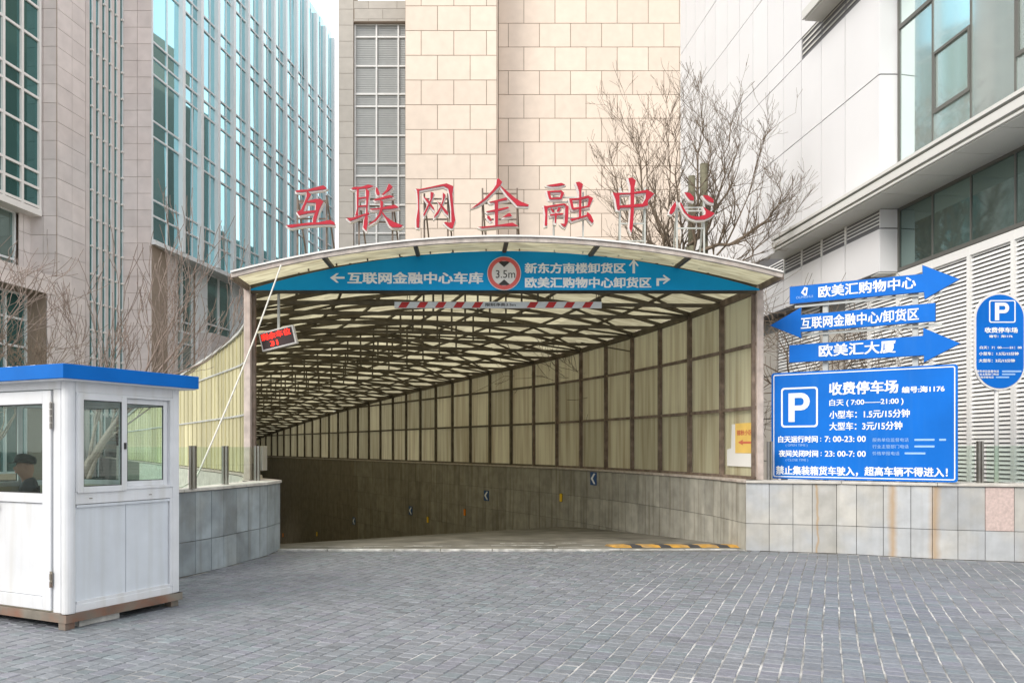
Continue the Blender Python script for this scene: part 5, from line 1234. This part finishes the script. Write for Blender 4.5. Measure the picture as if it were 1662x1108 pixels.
# stool and desk
sp_ = Vector((-4.85, 8.12, 0)); fz = z0b + .03
tb = thing('stool', 'round stool under the seated guard inside the booth', 'stool', sp_ + Z * fz)
mb = MB(); mb.tube([sp_ + Z * (fz + .42), sp_ + Z * (fz + .46)], .16, 20); build('seat', mb, M['wood'], tb)
for k in range(4):
    a_ = R(45 + 90 * k); mb = MB(); mb.bar(sp_ + Vector((.14 * math.cos(a_), .14 * math.sin(a_), fz)), sp_ + Vector((.1 * math.cos(a_), .1 * math.sin(a_), fz + .42)), .025, up=Vector((0, 1, 0))); build('leg', mb, M['wood'], tb)

# the guard
def skin_fig(name, verts, edges, m, parent, sub=2, origin=None):
    off = worg(parent); me = bpy.data.meshes.new(name); me.from_pydata([Vector(v[:3]) - off for v in verts], edges, []); me.materials.append(m)
    o = put(name, me, parent); md = o.modifiers.new('skin', 'SKIN'); sv = me.skin_vertices[0].data if me.skin_vertices else None
    if sv is None:
        bmm = bmesh.new(); bmm.from_mesh(me); bmm.verts.layers.skin.verify(); bmm.to_mesh(me); bmm.free(); sv = me.skin_vertices[0].data
    for i, v in enumerate(verts):
        r = v[3]; sv[i].radius = r if isinstance(r, tuple) else (r, r)
    sv[0].use_root = True
    s = o.modifiers.new('sub', 'SUBSURF'); s.levels = sub; s.render_levels = sub
    return o
ax = Vector((-.80, -.55, 0)).normalized(); ay = Vector((ax.y, -ax.x, 0))     # the guard looks towards ax
SP = sp_
def gp(f, s, z, r): p = SP + ax * f + ay * s + Z * (fz + z); return (p.x, p.y, p.z, r)
pe = thing('person', 'seated guard in a dark cap and dark jacket behind the booth door glass', 'person', SP + Z * fz)
V_ = [gp(0, 0, .56, (.16, .12)), gp(.02, 0, .75, (.15, .11)), gp(.03, 0, .93, (.17, .11)), gp(.03, 0, 1.06, (.13, .095)), gp(.05, 0, 1.13, (.07, .07))]
E_ = [(0, 1), (1, 2), (2, 3), (3, 4)]
for sd in (-1, 1):
    n = len(V_); V_ += [gp(.03, .17 * sd, 1.01, .075), gp(.06, .22 * sd, .78, .05), gp(.26, .17 * sd, .68, .04), gp(.32, .13 * sd, .67, .032)]; E_ += [(3, n), (n, n + 1), (n + 1, n + 2), (n + 2, n + 3)]
jk = skin_fig('jacket', V_, E_, M['jacket'], pe)
V_ = [gp(0, 0, .54, (.15, .12))]; E_ = []
for sd in (-1, 1):
    n = len(V_); V_ += [gp(.05, .09 * sd, .52, .085), gp(.40, .11 * sd, .50, .065), gp(.40, .11 * sd, .28, .052), gp(.39, .11 * sd, .08, .042)]; E_ += [(0, n), (n, n + 1), (n + 1, n + 2), (n + 2, n + 3)]
skin_fig('trousers', V_, E_, M['trousers'], pe)
for sd in (-1, 1): skin_fig('shoe', [gp(.36, .11 * sd, .045, .04), gp(.46, .11 * sd, .035, .042), gp(.57, .115 * sd, .03, .032)], [(0, 1), (1, 2)], M['black_rubber'], pe, 2)
V_ = [gp(.05, 0, 1.03, .05), gp(.06, 0, 1.13, .05), gp(.075, 0, 1.19, (.068, .078)), gp(.075, 0, 1.25, (.076, .092)), gp(.07, 0, 1.31, (.066, .08)), gp(.14, 0, 1.205, (.03, .03)), gp(.172, 0, 1.235, (.013, .014))]
E_ = [(0, 1), (1, 2), (2, 3), (3, 4), (2, 5), (5, 6)]
hd = skin_fig('head', V_, E_, M['skin'], pe)
mb = MB()
HZ = 0
for sd in (-1, 1):
    p = Vector(gp(.147, .03 * sd, 1.262, 0)[:3]); mb.tube([p - ax * .006, p + ax * .008], .009, 8)
build('eyes', mb, M['black_print'], hd)
mb = MB(); p = Vector(gp(.158, 0, 1.182, 0)[:3]); mb.fbox((p, ay, Z, ax), (-.022, -.004, -.012), (.022, .004, .004)); build('mouth', mb, M['ring_red'], hd)
for sd in (-1, 1):
    p = Vector(gp(.065, .078 * sd, 1.235, 0)[:3]); mb = MB(); mb.tube([p - Z * .03, p - Z * .01, p + Z * .015, p + Z * .03], [.006, .013, .015, .008], 8); build('ear', mb, M['skin'], hd, smooth=True)
mb = MB(); cpt = lambda f, z: Vector(gp(f, 0, z, 0)[:3])
mb.tube([cpt(.075, 1.275), cpt(.07, 1.31), cpt(.065, 1.345), cpt(.06, 1.365)], [.098, .102, .085, .03], 18)
p = cpt(.13, 1.285)
mb.add([p - ay * .07, p + ay * .07, p + ax * .085 + ay * .05 - Z * .018, p + ax * .085 - ay * .05 - Z * .018, p - ay * .07 + Z * .01, p + ay * .07 + Z * .01, p + ax * .085 + ay * .05 - Z * .01, p + ax * .085 - ay * .05 - Z * .01], [(0, 1, 2, 3), (4, 7, 6, 5), (0, 4, 5, 1), (1, 5, 6, 2), (2, 6, 7, 3), (3, 7, 4, 0)])
build('cap', mb, M['cap'], pe, smooth=True)
for sd in (-1, 1):
    w = gp(.33, .125 * sd, .67, .026); pm_ = gp(.40, .10 * sd, .665, (.034, .018)); V_ = [w, pm_]; E_ = [(0, 1)]
    for k, (ln, sp2) in enumerate(((.058, -.028), (.066, -.010), (.062, .010), (.048, .026))):
        n = len(V_); V_ += [gp(.435, (.10 + sp2) * sd, .668, .0095), gp(.435 + ln * .55, (.10 + sp2 * 1.05) * sd, .662, .0085), gp(.435 + ln * .9, (.10 + sp2 * 1.05) * sd, .640, .007)]; E_ += [(1, n), (n, n + 1), (n + 1, n + 2)]
    n = len(V_); V_ += [gp(.385, (.10 - .045) * sd, .668, .011), gp(.42, (.10 - .062) * sd, .66, .009)]; E_ += [(1, n), (n, n + 1)]
    skin_fig('hand', V_, E_, M['skin'], pe, 1)

# ------------------------------------------------------------------ bare trees
def tree(name, label, base, h, spread, seed, m, trunk_r, levels=5, first=.3, nb=(4, 6), group=None, tilt=0., tw=.0035, sides=5, lean=(0, 0), up=.35, stubs=False, cat='tree', L1=None, n1=None, shrink=(.55, .8), angle=(22, 48), density=1.0):
    rnd = random.Random(seed); base = Vector(base)
    t = thing(name, label, cat, base, group=group)
    tr = MB(); cr = MB()
    def limb(p, d, L, r, lv, mb):
        n = 6 if lv < 3 else 4; pts = [p]; q = p.copy(); dd = d.copy(); rr = [r]
        for k in range(n):
            dd = (dd + Vector((rnd.gauss(0, .13), rnd.gauss(0, .13), rnd.gauss(0, .08) + .06 * up * lv)) ).normalized()
            q = q + dd * (L / n); pts.append(q.copy()); rr.append(max(tw, r * (1 - .62 * (k + 1) / n)))
        mb.tube(pts, rr, sides if lv < 2 else (4 if lv < 3 else 3), cap=(lv < 2))
        if lv >= levels: return
        nch = max(2, int(rnd.randint(*nb) * (density if lv > 1 else 1)))
        if lv == 0 and n1: nch = n1
        for k in range(nch):
            f = rnd.uniform(first if lv < 1 else .25, 1.0) if k else 1.0
            idx = min(n, max(1, round(f * n))); pp = pts[idx]; rad = rr[idx]
            a = R(rnd.uniform(*angle)); az = rnd.uniform(0, 2 * math.pi)
            ref = (pts[idx] - pts[idx - 1]).normalized(); x = ref.cross(Vector((.3, .5, .8))).normalized(); y = ref.cross(x)
            nd = (ref * math.cos(a) + (x * math.cos(az) + y * math.sin(az)) * math.sin(a) * spread + Z * up * .25).normalized()
            limb(pp, nd, (L1 * rnd.uniform(.75, 1.15) if (lv == 0 and L1) else L * rnd.uniform(*shrink)), max(tw, (min(rad * .8, rnd.uniform(.045, .075)) if (lv == 0 and L1) else rad * rnd.uniform(.5, .8))), lv + 1, cr)
    limb(base, Vector((lean[0], lean[1], 1)).normalized(), h * (.42 if not stubs else .5), trunk_r, 0, tr)
    build('trunk', tr, m, t, smooth=True); build('branches', cr, m if not stubs else M['bark'], t, smooth=True)
    return t
def vase_tree(label, base, root_z, tips, seed, m, mt, trunk_r):
    rnd = random.Random(seed); base = Vector(base); t = thing('bare_tree', label, 'tree', base)
    tr = MB(); cr = MB(); top = base + Vector((-.55, 0, root_z))
    tr.tube([base, base + Vector((-.1, 0, root_z * .4)), base + Vector((-.3, .05, root_z * .75)), top], [trunk_r, trunk_r * .85, trunk_r * .75, trunk_r * .6], 9)
    for dx, zt, r in ((-.18, 8.55, .095), (-.48, 8.25, .085)): tr.tube([base + Vector((-.3, .05, root_z * .72)), base + Vector((dx, .1, root_z * .9)), Vector((base.x + dx, base.y + .1, zt))], [r * 1.25, r * 1.1, r], 8)
    def shoot(p, d, L, r, lv):
        n = 5; pts = [p]; q = p.copy(); dd = d.copy(); rr = [r]
        for k in range(n):
            dd = (dd + Vector((rnd.gauss(0, .12), rnd.gauss(0, .12), rnd.gauss(.05, .07)))).normalized(); q = q + dd * (L / n); pts.append(q.copy()); rr.append(max(.0038, r * (1 - .75 * (k + 1) / n)))
        cr.tube(pts, rr, 3, cap=False)
        if lv < 3:
            for k in range(rnd.randint(4, 6) if lv == 1 else rnd.randint(2, 4)):
                i = rnd.randint(1, n); ref = (pts[i] - pts[i - 1]).normalized(); side = Vector((rnd.gauss(0, 1), rnd.gauss(0, 1), rnd.gauss(.2, .6))).normalized()
                shoot(pts[i], (ref * 1.1 + side * .75 + Z * .1).normalized(), L * rnd.uniform(.35, .62), rr[i] * .75, lv + 1)
    for tx, ty, tz in tips:
        tip = Vector((tx, base.y + ty, tz)); st_ = top + Vector((rnd.uniform(-.1, .1), rnd.uniform(-.1, .1), rnd.uniform(-1.5, 0))); n = 9; pts = []
        bow = Vector(((tip.x - st_.x) * .16, 0, -.3 * abs(tip.x - st_.x) * .35))
        for k in range(n + 1):
            f = k / n; p = st_.lerp(tip, f) + bow * math.sin(math.pi * f) + Vector((rnd.gauss(0, .05), rnd.gauss(0, .05), rnd.gauss(0, .03))) * (1 if 0 < k < n else 0); pts.append(p)
        r0 = rnd.uniform(.032, .055); rr = [max(.007, r0 * (1 - .85 * k / n)) for k in range(n + 1)]
        cr.tube(pts, rr, 6)
        for k in range(2, n + 1):
            for j in range(2 if k < n else 3):
                ref = (pts[k] - pts[k - 1]).normalized(); side = Vector((rnd.gauss(0, 1), rnd.gauss(0, 1), rnd.gauss(.15, .5))).normalized()
                shoot(pts[k], (ref * .9 + side * .8 + Z * .15).normalized(), rnd.uniform(.5, 1.15), rr[k] * .6 + .004, 1)
    build('trunk', tr, mt, t, smooth=True); build('branches', cr, m, t, smooth=True); return t
vase_tree('big leafless tree with a mossy cut trunk and fanning twigs behind the last red characters', (4.9, 19.6, 0), 6.5,
          [(2.5, .3, 8.6), (2.9, -.6, 8.9), (3.3, .8, 9.2), (3.7, -.3, 9.3), (4.05, .5, 9.4), (4.45, -.8, 9.3), (4.9, .4, 9.2), (5.3, -.2, 9.4), (5.7, .6, 9.1), (5.95, -.5, 8.9), (6.3, -.9, 7.5), (6.1, -1.2, 6.6), (2.7, -.4, 7.2)], 4, M['bark'], M['bark_moss'], .2)
tree('bare_tree', 'second leafless tree with thin twigs behind the middle characters', (3.6, 22.5, 0), 7.8, 1.3, 5, M['bark'], .10, levels=4, first=.5, nb=(4, 6), tw=.0055, up=.25)
tree('bare_tree', 'leafless shrubby tree leaning right beside the white panelled wall', (5.6, 17.6, 0), 7.2, 1.4, 23, M['bark'], .09, levels=4, first=.6, nb=(4, 6), tw=.005, up=.1, lean=(.10, 0), angle=(30, 65))
tree('bare_tree', 'leafless grey tree rising directly over the roof corner of the booth', (-7.75, 14.0, 0), 6.7, .8, 3, M['bark_pale'], .095, levels=4, first=.42, nb=(3, 4), tw=.006, up=.7, angle=(18, 38))
tree('bare_tree', 'small leafless tree with steep branches right of the tree over the booth corner', (-8.3, 14.9, 0), 5.2, .8, 8, M['bark_pale'], .07, levels=4, first=.4, nb=(3, 4), tw=.006, up=.5, angle=(20, 42), lean=(.06, 0))
tree('bare_tree', 'leafless tree tangled before the dark window at the left edge', (-10.4, 15.5, 0), 6.0, 1.0, 14, M['bark_pale'], .08, levels=4, first=.35, nb=(3, 4), tw=.006, up=.35)
tree('bare_tree', 'lower leafless tree at the very left edge above the booth roof', (-11.2, 16.5, 0), 4.9, 1.2, 31, M['bark'], .07, levels=4, first=.3, nb=(4, 5), tw=.0045, up=.3)
